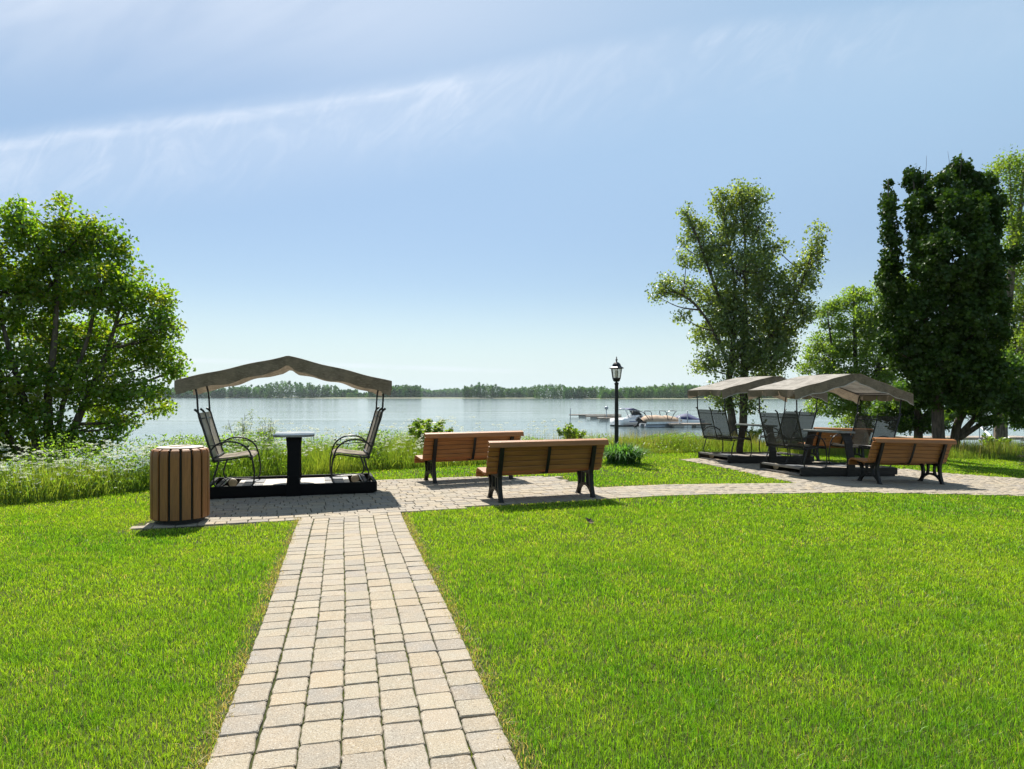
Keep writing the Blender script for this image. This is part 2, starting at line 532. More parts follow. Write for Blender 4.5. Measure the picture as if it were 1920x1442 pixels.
M = dict(
    soil=mat_ground(), paver=mat_paver(), water=mat_water(),
    blade=leafy('grass_blade', 0.50, (1.35, 1.25, 0.45), 0.018, 0.45),
    leaf=leafy('leaf', 0.58, (1.5, 1.45, 0.40), 0.03, 0.4),
    leaf_shiny=leafy('poplar_leaf', 0.55, (1.4, 1.35, 0.45), 0.04, 0.35),
    leaf_dark=leafy('maple_leaf', 0.20, (1.5, 1.5, 0.4), 0.018, 0.42),
    leaf_far=leafy('far_leaf', 0.35, (1.3, 1.3, 0.6), 0.0, 0.5),
    petal=leafy('white_petal', 0.40, (1, 1, 1), 0.0, 0.5),
    bark=mat_bark('bark', (0.10, 0.08, 0.06)), bark_pale=mat_bark('pale_bark', (0.20, 0.165, 0.12)),
    slat=pbr('recycled_slat', (0.31, 0.122, 0.031), 0.5, 0, 0.22, 2.2, 0.2, 90.0, (1, 14, 14), 0.4, (0.22, 0.10, 0.04), 0.45),
    bin_slat=pbr('bin_slat', (0.27, 0.108, 0.030), 0.5, 0, 0.2, 5.0, 0.12, 90.0, (12, 12, 1), 0.5, (0.16, 0.08, 0.035), 0.4),
    iron=pbr('black_iron', (0.007, 0.0065, 0.006), 0.5, 0.0, 0.4, 30.0, 0.3, 120.0, spec=0.3, dirt=(0.07, 0.05, 0.035), dirt_amt=0.22),
    black=pbr('black_paint', (0.010, 0.010, 0.010), 0.42, 0.0, 0.3, 14.0, spec=0.35),
    tube=pbr('dark_tube', (0.012, 0.0115, 0.011), 0.36, 0.0, 0.3, 20.0, spec=0.4),
    strut_strip=pbr('pale_strip', (0.7, 0.68, 0.62), 0.4),
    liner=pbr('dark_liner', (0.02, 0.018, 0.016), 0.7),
    lid=pbr('bin_lid', (0.52, 0.44, 0.34), 0.4, 0, 0.12, 6.0),
    beam=pbr('black_beam', (0.0055, 0.0052, 0.005), 0.7, 0, 0.35, 5.0, 0.2, 70.0, (1, 6, 6), 0.12),
    beam_grey=pbr('weathered_beam', (0.034, 0.030, 0.025), 0.7, 0, 0.35, 5.0, 0.3, 70.0, (1, 8, 8), 0.2),
    end_grey=pbr('grey_board', (0.20, 0.185, 0.165), 0.7, 0, 0.3, 5.0, 0.3, 70.0, (8, 1, 8), 0.2),
    piping=pbr('pale_piping', (0.5, 0.47, 0.42), 0.6),
    deck=pbr('weathered_deck', (0.50, 0.46, 0.40), 0.75, 0, 0.22, 3.0, 0.4, 50.0, (1, 14, 14), 0.3, (0.25, 0.21, 0.17), 0.5),
    deck_dark=pbr('dark_weathered_deck', (0.22, 0.19, 0.155), 0.75, 0, 0.3, 3.0, 0.4, 50.0, (1, 14, 14), 0.3, (0.08, 0.07, 0.055), 0.5),
    rubber=pbr('grey_mat', (0.12, 0.125, 0.13), 0.7, 0, 0.2, 20.0, 0.8, 90.0),
    wheel=pbr('tan_wheel', (0.42, 0.34, 0.22), 0.55),
    table=pbr('grey_table', (0.19, 0.20, 0.185), 0.28, 0, 0.18, 6.0, 0.1, 60.0, (1, 1, 1), 0.6),
    canopy=cloth('canopy_cloth', (0.31, 0.288, 0.255), 0.14, streak=0.35, seam=0.26),
    valance=cloth('valance_cloth', (0.215, 0.175, 0.128), 0.27, streak=0.55),
    sling=cloth('mesh_sling', (0.36, 0.32, 0.27), 0.30, streak=0.2, see=0.06),
    sling_dark=cloth('dark_mesh_sling', (0.050, 0.050, 0.044), 0.22, streak=0.25, see=0.15),
    glass=mat_glass('lamp_glass', (0.85, 0.80, 0.68), 0.45),
    bulb=pbr('lamp_tube', (0.8, 0.74, 0.6), 0.4),
    gel=pbr('gel_coat', (0.80, 0.80, 0.79), 0.25, 0, 0.04, 2.0),
    smoke=mat_glass('dark_glass', (0.03, 0.035, 0.04), 0.9),
    tarp=pbr('beige_tarp', (0.40, 0.28, 0.185), 0.8, 0, 0.2, 1.5),
    blue_tarp=pbr('blue_tarp', (0.018, 0.026, 0.10), 0.7, 0, 0.3, 1.5),
    bluepaint=pbr('blue_paint', (0.03, 0.06, 0.22), 0.4),
    dock=pbr('dock_board', (0.26, 0.21, 0.165), 0.8, 0, 0.3, 2.0, 0.3, 20.0),
    dockfloat=pbr('dock_float', (0.62, 0.58, 0.52), 0.7),
    rail=pbr('galvanised_rail', (0.34, 0.36, 0.38), 0.45, 0.6),
    white=pbr('white_paint', (0.75, 0.75, 0.74), 0.5),
    shore=pbr('shore_grass', (0.11, 0.12, 0.05), 0.95, 0, 0.35, 0.02),
)


def inpoly(x, y, poly):
    poly = np.asarray(poly)
    r = np.zeros(x.shape, bool)
    j = len(poly) - 1
    for i in range(len(poly)):
        xi, yi = poly[i]; xj, yj = poly[j]
        c = ((yi > y) != (yj > y)) & (x < (xj - xi) * (y - yi) / (yj - yi + 1e-12) + xi)
        r ^= c
        j = i
    return r


def near_poly(x, y, poly):
    """distance to the polygon's outline"""
    poly = np.asarray(poly)
    d = np.full(x.shape, 1e9)
    for i in range(len(poly)):
        a = poly[i - 1]; b = poly[i]
        ab = b - a
        t = np.clip(((x - a[0]) * ab[0] + (y - a[1]) * ab[1]) / (ab @ ab), 0, 1)
        d = np.minimum(d, np.hypot(x - a[0] - t * ab[0], y - a[1] - t * ab[1]))
    return d


# ------------------------------------------------------------------ setting: ground sheet, water, far shore
def build_ground():
    xs = np.unique(np.concatenate([np.linspace(-400, -30, 12), np.arange(-30, 40.1, 0.5), np.linspace(40, 400, 12)]))
    ys = np.unique(np.concatenate([np.linspace(-60, -2, 10), np.arange(-2, 45.1, 0.5), np.linspace(45, 80, 8)]))
    X, Y = np.meshgrid(xs, ys)
    Z = ground_z(X, Y)
    nx, ny = len(xs), len(ys)
    i = np.arange((ny - 1) * nx).reshape(ny - 1, nx)[:, :-1].ravel()
    f = np.stack([i, i + 1, i + nx + 1, i + nx], 1)
    o = np_mesh('ground', np.stack([X.ravel(), Y.ravel(), Z.ravel()], 1), f, M['soil'], smooth=True)
    tag(o, kind='structure')
    b = MB()
    S = 9000
    b.add([(-S, -200, WATER_Z), (S, -200, WATER_Z), (S, 14000, WATER_Z), (-S, 14000, WATER_Z)], [(0, 1, 2, 3)])
    tag(b.build('water', M['water']), kind='structure')


build_ground()

PATH_D = np.array([-0.235, 0.972]); PATH_N = np.array([0.972, 0.235])
PATH_C = np.array([-0.617, 2.834])
PATIO = [(-4.37, 7.80), (-3.60, 8.06), (-2.64, 8.47), (-1.47, 8.98), (0.0, 9.72), (1.30, 10.20), (2.2, 10.52), (4.64, 11.22), (5.7, 11.66), (7.7, 11.9), (9.3, 12.1), (14.0, 12.4), (17, 12.6),
         (17, 14.6), (13.0, 15.0), (11.0, 15.35), (9.9, 16.0), (9.0, 17.4), (7.6, 18.6), (4.2, 17.2), (4.35, 16.5), (4.84, 15.05), (5.12, 13.6), (5.32, 12.72), (4.54, 12.43), (2.6, 11.88), (1.34, 11.45), (0.86, 13.02),
         (-0.54, 12.98), (-2.15, 12.55), (-4.95, 11.75)]
PATH = [tuple(PATH_C + PATH_N * s * 0.635 + PATH_D * q) for s, q in ((-1, -8), (1, -8), (1, 6.45), (-1, 5.95))]


def stones(name, cells, zfun, label):
    """cells: (cx, cy, half-length, half-width, angle) -> one mesh of tumbled stones"""
    V = []; Fq = []; C = []; Fn = []
    pal = np.array([(0.305, 0.268, 0.20), (0.292, 0.256, 0.196), (0.268, 0.24, 0.194), (0.318, 0.265, 0.186), (0.24, 0.218, 0.186), (0.298, 0.258, 0.20), (0.275, 0.245, 0.195)])
    for cx, cy, hl, hw, an in cells:
        c, s = math.cos(an), math.sin(an)
        z0 = zfun(cx, cy)
        ch = 0.005 + 0.006 * rng.random()
        fine = cy < 9.2
        base = []
        cor = [(-hl, -hw), (hl, -hw), (hl, hw), (-hl, hw)]
        for q in range(4):
            p, n_ = np.array(cor[q]), np.array(cor[(q + 1) % 4])
            d = (n_ - p); Ld = np.linalg.norm(d); d /= Ld
            ts = (ch, Ld * .27, Ld * .5, Ld * .74, Ld - ch) if fine else (ch, Ld - ch)
            for t_ in ts: base.append(p + d * t_)
        base = np.array(base)
        m = len(base)
        base += rng.normal(0, 0.0019, (m, 2))
        tx, ty = rng.normal(0, 0.008, 2)
        dz = rng.normal(0, 0.0016)
        col = pal[rng.integers(len(pal))] * rng.uniform(0.90, 1.08)
        b = len(V)
        for ins, z in ((0.0, -0.02), (0.0, 0.009), (0.005, 0.0145)):
            for x, y in base:
                x = x * (1 - ins / hl); y = y * (1 - ins / hw)
                V.append((cx + x * c - y * s, cy + x * s + y * c, z0 + z + dz + x * tx + y * ty)); C.append(col * (0.9 if z < .01 else 1))
        for r_ in (0, m):
            for k in range(m):
                Fn.append((b + r_ + k, b + r_ + (k + 1) % m, b + r_ + m + (k + 1) % m, b + r_ + m + k))
        Fn.append(tuple(b + 2 * m + k for k in range(m)))
    mb = MB(); mb.v = V; mb.f = Fn; mb.c = [tuple(c) for c in C]
    o = mb.build(name, M['paver'])
    tag(o, kind='structure')
    return o


def build_paving():
    cells = []
    an = math.atan2(PATH_D[1], PATH_D[0])
    w = 1.27 / 7
    for k in range(7):
        off = (k - 3) * w
        q = -4.5 + rng.uniform(0, .1)
        if k == 0: off -= 0.005
        while True:
            L = rng.choice([0.148, 0.182, 0.222], p=[.3, .4, .3])
            p = PATH_C + PATH_N * (off + 0.012 * math.sin(q * 0.9)) + PATH_D * (q + L / 2)
            lim = 5.98 + (k + .5) / 7 * 0.46
            if q + L / 2 > lim: break
            cells.append((p[0], p[1], L / 2 - 0.0028, w / 2 - 0.0032, an + rng.normal(0, .006)))
            q += L
    stones('path', cells, lambda x, y: float(lawn_z(x)), '')
    cells = []
    a = R(18.5); ca, sa = math.cos(a), math.sin(a)
    rw = 0.168
    P = np.array(PATIO)
    for r_ in range(-10, 110):
        v = r_ * rw
        x = -8 + rng.uniform(0, .2)
        while x < 22:
            L = rng.choice([0.13, 0.19, 0.24], p=[.25, .45, .3])
            u = x + L / 2
            wx = -4.37 + u * ca - v * sa; wy = 7.8 + u * sa + v * ca
            x += L
            if not inpoly(np.array([wx]), np.array([wy]), P)[0]: continue
            cells.append((wx, wy, L / 2 - .004, rw / 2 - .004, a + rng.normal(0, .012)))
    # a straight border course keeps the front edge clean
    stones('patio', cells, lambda x, y: float(lawn_z(x)), '')


build_paving()


# ------------------------------------------------------------------ grass and wild growth (stuff)
def vnoise(x, y, sc, seed):
    r = np.random.default_rng(seed)
    G = r.random((64, 64))
    x = x * sc + 1000; y = y * sc + 1000
    i = np.floor(x).astype(int); j = np.floor(y).astype(int)
    fx = x - i; fy = y - j
    fx = fx * fx * (3 - 2 * fx); fy = fy * fy * (3 - 2 * fy)
    g = lambda a, b: G[a % 64, b % 64]
    return (g(i, j) * (1 - fx) + g(i + 1, j) * fx) * (1 - fy) + (g(i, j + 1) * (1 - fx) + g(i + 1, j + 1) * fx) * fy


def blades(name, x, y, z, h, w, col, lean=0.35, seg=1, label=None, cat=None, mat='blade', tipcol=None):
    n = len(x)
    az = rng.uniform(0, 2 * np.pi, n)
    fa = rng.uniform(0, 2 * np.pi, n)
    ln = np.abs(rng.normal(0, lean, n))
    dx, dy = np.cos(az) * ln, np.sin(az) * ln
    wx, wy = np.cos(fa) * w / 2, np.sin(fa) * w / 2
    rows = []
    for k in range(seg + 1):
        t = k / (seg + 1)
        bx, by, bz = x + dx * h * t ** 1.7, y + dy * h * t ** 1.7, z + h * t * (1 - 0.25 * ln * t)
        s = (1 - t * 0.45)
        rows.append(np.stack([bx - wx * s, by - wy * s, bz], 1))
        rows.append(np.stack([bx + wx * s, by + wy * s, bz], 1))
    rows.append(np.stack([x + dx * h, y + dy * h, z + h * (1 - 0.25 * ln)], 1))
    nv = len(rows)
    V = np.stack(rows, 1).reshape(-1, 3)
    b = (np.arange(n) * nv)[:, None]
    tris = []
    for k in range(seg):
        q = 2 * k
        tris += [[q, q + 1, q + 3], [q, q + 3, q + 2]]
    tris.append([2 * seg, 2 * seg + 1, 2 * seg + 2])
    Fc = np.concatenate([b + np.array(t)[None] for t in tris], 0)
    C = np.repeat(col[:, None, :], nv, 1)
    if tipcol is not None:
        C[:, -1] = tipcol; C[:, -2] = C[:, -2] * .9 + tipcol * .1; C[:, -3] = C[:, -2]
    o = np_mesh(name, V, Fc, M[mat], None, C.reshape(-1, 3))
    if label is None:
        tag(o, kind='stuff')
    else:
        tag(o, label, cat, kind='stuff')
    return o


def build_lawn():
    X = []; Y = []; H = []; W = []
    bands = [(0.8, 2.3, 5.0, 2400, .0055), (2.3, 3.6, 5.2, 17000, .0029), (3.6, 5.0, 7.5, 12000, .0037), (5.0, 7.0, 10, 7400, .0051), (7.0, 9.5, 13, 4400, .0072), (9.5, 13.0, 18, 2000, .0115), (13.0, 22.0, 24, 900, .017)]
    for y0, y1, half, den, w in bands:
        # width of the frame at this distance and a step to either side
        hw = min(half, 0.80 * y1 + 1.6)
        n = int(den * (y1 - y0) * 2 * hw)
        x = rng.uniform(-hw, hw, n); y = rng.uniform(y0, y1, n)
        ed = edge_y(x)
        rim = .022 * vnoise(x, y, 9.0, 12) ** 1.5
        k = (y < ed + 0.25) & ~(inpoly(x, y, PATIO) & (near_poly(x, y, PATIO) > rim)) & ~(inpoly(x, y, PATH) & (near_poly(x, y, PATH) > rim))
        x, y = x[k], y[k]
        X.append(x); Y.append(y); W.append(w * rng.uniform(.7, 1.3, len(x)))
    x = np.concatenate(X); y = np.concatenate(Y); w = np.concatenate(W)
    dp = np.minimum(near_poly(x, y, PATIO), near_poly(x, y, PATH))
    # thin, dry rim along the paving
    keep = rng.random(len(x)) < np.clip(0.15 + .75 * vnoise(x, y, 7.0, 8) + dp / 0.16, 0, 1)
    x, y, w, dp = x[keep], y[keep], w[keep], dp[keep]
    n = len(x)
    big = vnoise(x, y, 0.7, 1) * .6 + vnoise(x, y, 1.9, 2) * .4
    fine = vnoise(x, y, 5.0, 3) * .6 + vnoise(x, y, 13.0, 4) * .4
    h = (0.019 + 0.018 * fine + 0.011 * big) * rng.uniform(.6, 1.35, n)
    h *= np.where(dp < 0.12, 0.75, 1.0)
    lush = np.clip(.5 + 1.25 * (0.55 * big + 0.45 * fine - .5) + rng.normal(0, .13, n), 0, 1)[:, None]
    c = (1 - lush) * np.array([0.30, 0.44, 0.030]) + lush * np.array([0.085, 0.245, 0.014])
    c *= (rng.uniform(.40, 1.45, n))[:, None]
    dry = rng.random(n) < (0.015 + 0.15 * np.clip(0.52 - fine, 0, 1) + np.clip(0.30 - dp * 2.2, 0, .3))
    c[dry] = np.array([0.50, 0.43, 0.20]) * rng.uniform(.6, 1.2, dry.sum())[:, None]
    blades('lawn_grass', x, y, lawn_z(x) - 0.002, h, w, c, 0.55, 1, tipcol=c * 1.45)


build_lawn()


def joint_weeds():
    n = 1500
    k = rng.integers(0, 8, n); q = rng.uniform(-1.2, 6.1, n)
    off = (k - 3.5) * 1.27 / 7 + .012 * np.sin(q * .9) + rng.normal(0, .003, n)
    x = PATH_C[0] + PATH_N[0] * off + PATH_D[0] * q; y = PATH_C[1] + PATH_N[1] * off + PATH_D[1] * q
    keep = vnoise(x, y, 2.3, 41) > .48
    x, y = x[keep], y[keep]; n = len(x)
    c = np.array([0.13, 0.17, 0.04]) * rng.uniform(.5, 1.5, (n, 1))
    blades('joint_weeds', x, y, lawn_z(x), rng.uniform(.008, .024, n), rng.uniform(.004, .008, n), c, 0.8, 1)
    # sand and litter of dry grass along the path's rim
    n = 5200
    sd_ = np.where(rng.random(n) < .55, -1, 1); q = rng.uniform(-1.0, 6.1, n)
    off = sd_ * (.635 + rng.normal(.02, .028, n))
    x = PATH_C[0] + PATH_N[0] * off + PATH_D[0] * q; y = PATH_C[1] + PATH_N[1] * off + PATH_D[1] * q
    keep = vnoise(x, y, 3.1, 42) > .35
    x, y = x[keep], y[keep]; n = len(x)
    c = np.array([0.42, 0.35, 0.17]) * rng.uniform(.4, 1.2, (n, 1))
    blades('dry_thatch', x, y, lawn_z(x) + .004, rng.uniform(.015, .04, n), rng.uniform(.003, .005, n), c, 1.3, 1)


joint_weeds()


def quads(cent, nrm_bias, size, asp=0.5, fold=0.25, r=rng):
    """diamond leaves folded on the midrib -> verts (n*4), faces tri (n*2)"""
    n = len(cent)
    a = r.normal(0, 1, (n, 3)); a /= np.linalg.norm(a, axis=1)[:, None]
    nn = r.normal(0, 1, (n, 3)) + np.asarray(nrm_bias)
    nn /= np.linalg.norm(nn, axis=1)[:, None]
    a -= nn * (a * nn).sum(1)[:, None]
    a /= np.maximum(np.linalg.norm(a, axis=1), 1e-6)[:, None]
    b = np.cross(nn, a)
    s = np.asarray(size)[:, None] if hasattr(size, '__len__') else size
    p0 = cent - a * s * .5; p2 = cent + a * s * .5
    p1 = cent + b * s * asp * .5 + nn * s * fold * .3 - a * s * .08; p3 = cent - b * s * asp * .5 + nn * s * fold * .3 - a * s * .08
    V = np.stack([p0, p1, p2, p3], 1).reshape(-1, 3)
    i = (np.arange(n) * 4)[:, None]
    Fc = np.concatenate([i + np.array([[0, 1, 2]]), i + np.array([[0, 2, 3]])], 0)
    return V, Fc


def bank_points(n, x0, x1, d0, d1):
    x = rng.uniform(x0, x1, n); d = rng.uniform(d0, d1, n)
    return x, edge_y(x) + d, d


def build_bank():
    # tall grass along the lawn's edge
    parts = []
    for x0, x1, d0, d1, n, hm in ((-12, -5.2, -.05, 2.4, 24000, .52), (-5.2, -1.5, -.1, 2.6, 20000, .56), (-1.5, 4, -.1, 2.8, 17000, .44), (4, 9, -.1, 2.6, 15000, .40), (9, 22, -.1, 3.0, 22000, .50)):
        x, y, d = bank_points(n, x0, x1, d0, d1)
        hh = hm * (0.45 + .8 * vnoise(x, y, 1.2, 9)) * rng.uniform(.4, 1.3, n) * np.clip(0.55 + d * 0.9, .5, 1)
        parts.append((x, y, hh))
    for x0, x1, d0, d1, n in ((-14, 3, 2.4, 9, 9000), (3, 26, 2.8, 12, 9000)):
        x, y, d = bank_points(n, x0, x1, d0, d1)
        parts.append((x, y, rng.uniform(.2, .5, n)))
    x = np.concatenate([p[0] for p in parts]); y = np.concatenate([p[1] for p in parts]); h = np.concatenate([p[2] for p in parts])
    k = ~inpoly(x, y, PATIO)
    x, y, h = x[k], y[k], h[k]
    n = len(x)
    lush = np.clip(vnoise(x, y, .9, 5) + rng.normal(0, .2, n), 0, 1)[:, None]
    c = (1 - lush) * np.array([0.30, 0.36, 0.07]) + lush * np.array([0.13, 0.26, 0.035])
    c *= rng.uniform(.7, 1.3, n)[:, None]
    c *= np.interp(x, [-3, 1], [1.0, .78])[:, None]
    blades('tall_grass', x, y, ground_z(x, y) - .02, h, rng.uniform(.006, .014, n), c, 0.32, 2)
    # seed heads over the grass
    n = 5200
    x = rng.uniform(-1, 22, n); d = rng.uniform(.3, 2.4, n); y = edge_y(x) + d
    h = rng.uniform(.30, .72, n)
    c = np.tile(np.array([[0.26, 0.25, 0.11]]), (n, 1)) * rng.uniform(.6, 1.2, (n, 1))
    blades('seed_grass', x, y, ground_z(x, y) - .02, h, rng.uniform(.006, .012, n), c, 0.22, 2)
    # white umbels and their feathery leaves
    V = []; Fc = []; Cc = []; off = 0
    n1 = 1600
    xs = np.concatenate([rng.uniform(-12, -5.4, n1), rng.uniform(-5.4, -1.4, 620), rng.uniform(-1.4, 2, 120)])
    ds = np.concatenate([rng.uniform(.25, 2.6, n1), rng.uniform(.3, 2.8, 620), rng.uniform(.4, 2.4, 120)])
    ys = edge_y(xs) + ds
    zs = ground_z(xs, ys)
    hs = (0.30 + .34 * vnoise(xs, ys, .8, 21) + .22 * np.clip(ds, 0, 1.5)) * rng.uniform(.45, 1.15, len(xs))
    cent = []; siz = []
    for X, Y, Z, H in zip(xs, ys, zs, hs):
        k = rng.integers(4, 9)
        r0 = rng.uniform(.03, .085)
        th = rng.uniform(0, 6.28, k); rr = r0 * np.sqrt(rng.random(k))
        hub = np.stack([X + rr * np.cos(th), Y + rr * np.sin(th), np.full(k, Z + H) + rng.normal(0, .008, k) - rr * .2], 1)
        for hcen in hub:
            q = rng.integers(5, 9)
            cent.append(hcen + rng.normal(0, .010, (q, 3)) * np.array([1, 1, .3])); siz.append(np.full(q, .020))
    cent = np.concatenate(cent); siz = np.concatenate(siz)
    V, Fq = quads(cent, (0, 0, 2.5), siz, 0.9, 0.1)
    col = np.array([0.74, 0.76, 0.62]) * rng.uniform(.75, 1.1, (len(cent), 1))
    o = np_mesh('wildflower_blossoms', V, Fq, M['petal'], None, np.repeat(col, 4, 0)); tag(o, kind='stuff')
    n = len(xs)
    blades('wildflower_stems', xs, ys, zs, hs, np.full(n, .006), np.tile([[0.12, 0.19, .05]], (n, 1)), 0.02, 1)
    # weeds: small leaves through the bank's growth
    n = 120000
    x = np.concatenate([rng.uniform(-12, -1, int(n * .75)), rng.uniform(-1, 6, n - int(n * .75))]); d = rng.uniform(.0, 2.7, n); y = edge_y(x) + d
    k = (~inpoly(x, y, PATIO)) & (rng.random(n) < np.clip(1.6 * vnoise(x, y, 1.6, 33) - .15, 0, 1))
    x, y, d = x[k], y[k], d[k]
    hh = rng.random(len(x)) ** .7 * (.34 + .55 * vnoise(x, y, 1.1, 17)) * np.clip(.35 + d, .3, 1) * np.interp(x, [-6, -2, 1], [1.15, .9, .62])
    cent = np.stack([x, y, ground_z(x, y) + hh], 1)
    V, Fq = quads(cent, (0, 0, .8), rng.uniform(.025, .07, len(x)), 0.45, .3)
    col = np.array([0.15, 0.255, .042]) * rng.uniform(.55, 1.5, (len(x), 1)) * np.array([1, 1, 1.0])
    o = np_mesh('weeds', V, Fq, M['leaf'], None, np.repeat(col, 4, 0)); tag(o, kind='stuff')


build_bank()


# ------------------------------------------------------------------ trees
def tree(name, label, Y, trunks, lobes, nleaf, leaf, pal, mat='leaf', bark='bark', bias=(0, 0, .7), clump=0.36, per=42, seed=1, depth=None, dens=1.0, trunk_r=.14, twig=True, group=None, flat=.6, fill=.55, asp=.62):
    """lobes in photo pixels (x, y, rx, ry) at the tree's own distance Y; trunks: lists of (px, py, radius m)"""
    r = np.random.default_rng(seed)
    s = Y / F
    bx, by = trunks[0][0][0], trunks[0][0][1]
    X0 = (bx - 960) * s
    gz = float(ground_z(X0, Y))
    th = math.atan2(X0, Y); ct = math.cos(th)
    root = empty(name, (X0, Y, gz), -th, label, 'tree', group)

    def toL(px, py, dy=0.0):
        k = 1 + dy * ct / Y
        return np.array([(px - bx) * s * ct * k, dy, (CAM_H - (py - HOR) * s) * k + (1 - k) * CAM_H - gz])
    wood = MB()
    nodes = []
    for tr in trunks:
        pts = [toL(px, py, dy) for px, py, _, dy in [(q + (0.0,))[:4] for q in tr]]
        if tr is trunks[0]: pts[0][2] = -0.15
        else: pts[0][2] = min(pts[0][2], pts[0][2])
        wood.tube(pts, [q[2] for q in tr], 9, 5)
        P = spline(pts, 6)
        nodes.append(P)
    allP = np.vstack(nodes)
    cents = []
    area = sum(l[2] * l[3] for l in lobes)
    for l in lobes:
        lx, ly, rx, ry = l[:4]
        dyo = l[4] if len(l) > 4 else r.normal(0, 0.35) * (depth or 1.0)
        c = toL(lx, ly, dyo)
        rad = np.array([rx * s * ct, (rx + ry) * .5 * s * (depth or 1.0) if depth else min(rx, ry) * 1.1 * s, ry * s])
        # limb
        low = allP[allP[:, 2] < c[2] - .15 * abs(c[2]) * .6 + .05]
        if len(low) == 0: low = allP
        w = np.linalg.norm((low - c) * np.array([1.4, 1, .8]), axis=1)
        j = low[np.argmin(w)]
        dist = np.linalg.norm(c - j)
        mid = j * .5 + c * .5 + np.array([0, 0, -.08 * dist])
        if dist > .15:
            wood.tube([j, mid, c], [min(.055, .018 + dist * .012), .02, .008], 5, 4)
        k = max(3, int(dens * nleaf / per * rx * ry / area))
        d = r.normal(0, 1, (k, 3)); d /= np.linalg.norm(d, axis=1)[:, None]
        q = r.random(k)[:, None] ** (1 / 3) * (1 - fill) + fill * r.uniform(.55, 1.05, (k, 1))
        cc = c + d * q * rad
        cents.append(cc)
        if twig:
            for z in cc[:: 2]:
                wood.tube([c, (c + z) / 2 + np.array([0, 0, -.03]), z], [.010, .007, .004], 4, 2, False)
    cents = np.vstack(cents)
    m = len(cents)
    kk = max(1, int(nleaf / m))
    clr = clump * r.uniform(.6, 1.35, (m, 1, 1))
    o = r.normal(0, 1, (m, kk, 3))
    o /= np.maximum(np.linalg.norm(o, axis=2, keepdims=True), 1e-6)
    o *= r.random((m, kk, 1)) ** .5
    P = (cents[:, None, :] + o * clr * np.array([1, 1, flat])).reshape(-1, 3)
    V, Fq = quads(P, bias, leaf * r.uniform(.65, 1.3, len(P)), asp, .3, r)
    pal = np.array(pal)
    ci = np.repeat(r.integers(0, len(pal), m), kk)
    col = pal[ci] * r.uniform(.7, 1.3, (len(P), 1))
    tr_ = wood.build('trunk', M[bark], root, smooth=True)
    cr = np_mesh('crown', V, Fq, M[mat], root, np.repeat(col, 4, 0))
    return root


G1 = [(0.126, 0.243, 0.018), (0.101, 0.207, 0.018), (0.168, 0.27, 0.02), (0.21, 0.297, 0.025), (0.134, 0.243, 0.02), (0.101, 0.207, 0.02), (0.168, 0.27, 0.023), (0.21, 0.243, 0.032)]
tree('red_maple', 'bushy green maple with bronze shoots on the flowery bank beside the slatted bin', 14.5,
     [[(95, 1000, .14), (96, 880, .12), (90, 760, .085), (102, 640, .06), (110, 520, .035), (118, 400, .012)],
      [(90, 985, .12), (78, 870, .10), (52, 770, .07), (20, 660, .05), (-10, 540, .02, .4)],
      [(100, 985, .12), (118, 870, .10), (150, 780, .08), (200, 670, .055), (240, 540, .02, -.3)],
      [(98, 980, .10), (108, 860, .07), (118, 760, .05), (170, 620, .04), (190, 480, .02, .5)],
      [(90, 985, .09), (60, 880, .06), (10, 800, .05), (-50, 700, .03, -.5)]],
     [(118, 408, 20, 34), (42, 428, 42, 38), (186, 440, 40, 32), (-40, 480, 56, 56), (226, 474, 26, 32), (150, 450, 40, 40), (80, 470, 60, 50), (100, 530, 90, 60), (10, 550, 80, 70), (190, 530, 75, 60), (258, 545, 40, 40),
      (322, 560, 20, 42), (308, 610, 45, 40), (95, 640, 95, 70), (220, 640, 85, 60), (320, 665, 42, 38), (352, 690, 22, 18), (-60, 650, 80, 90), (15, 710, 80, 55), (165, 720, 85, 50), (265, 735, 65, 32), (318, 765, 30, 16),
      (60, 785, 60, 36), (200, 785, 55, 26), (-50, 770, 70, 60), (120, 820, 40, 30), (20, 830, 40, 25), (248, 790, 30, 18), (170, 840, 36, 26), (225, 820, 24, 16), (60, 850, 50, 24), (-20, 840, 50, 30), (118, 372, 8, 16), (45, 390, 9, 14), (170, 405, 10, 14), (208, 410, 9, 16), (238, 440, 9, 14), (282, 505, 9, 14), (320, 528, 8, 16), (345, 600, 9, 16), (362, 682, 10, 8)],
     62000, .084, G1, clump=.30, per=34, seed=5, depth=1.0, flat=.8, asp=.75)

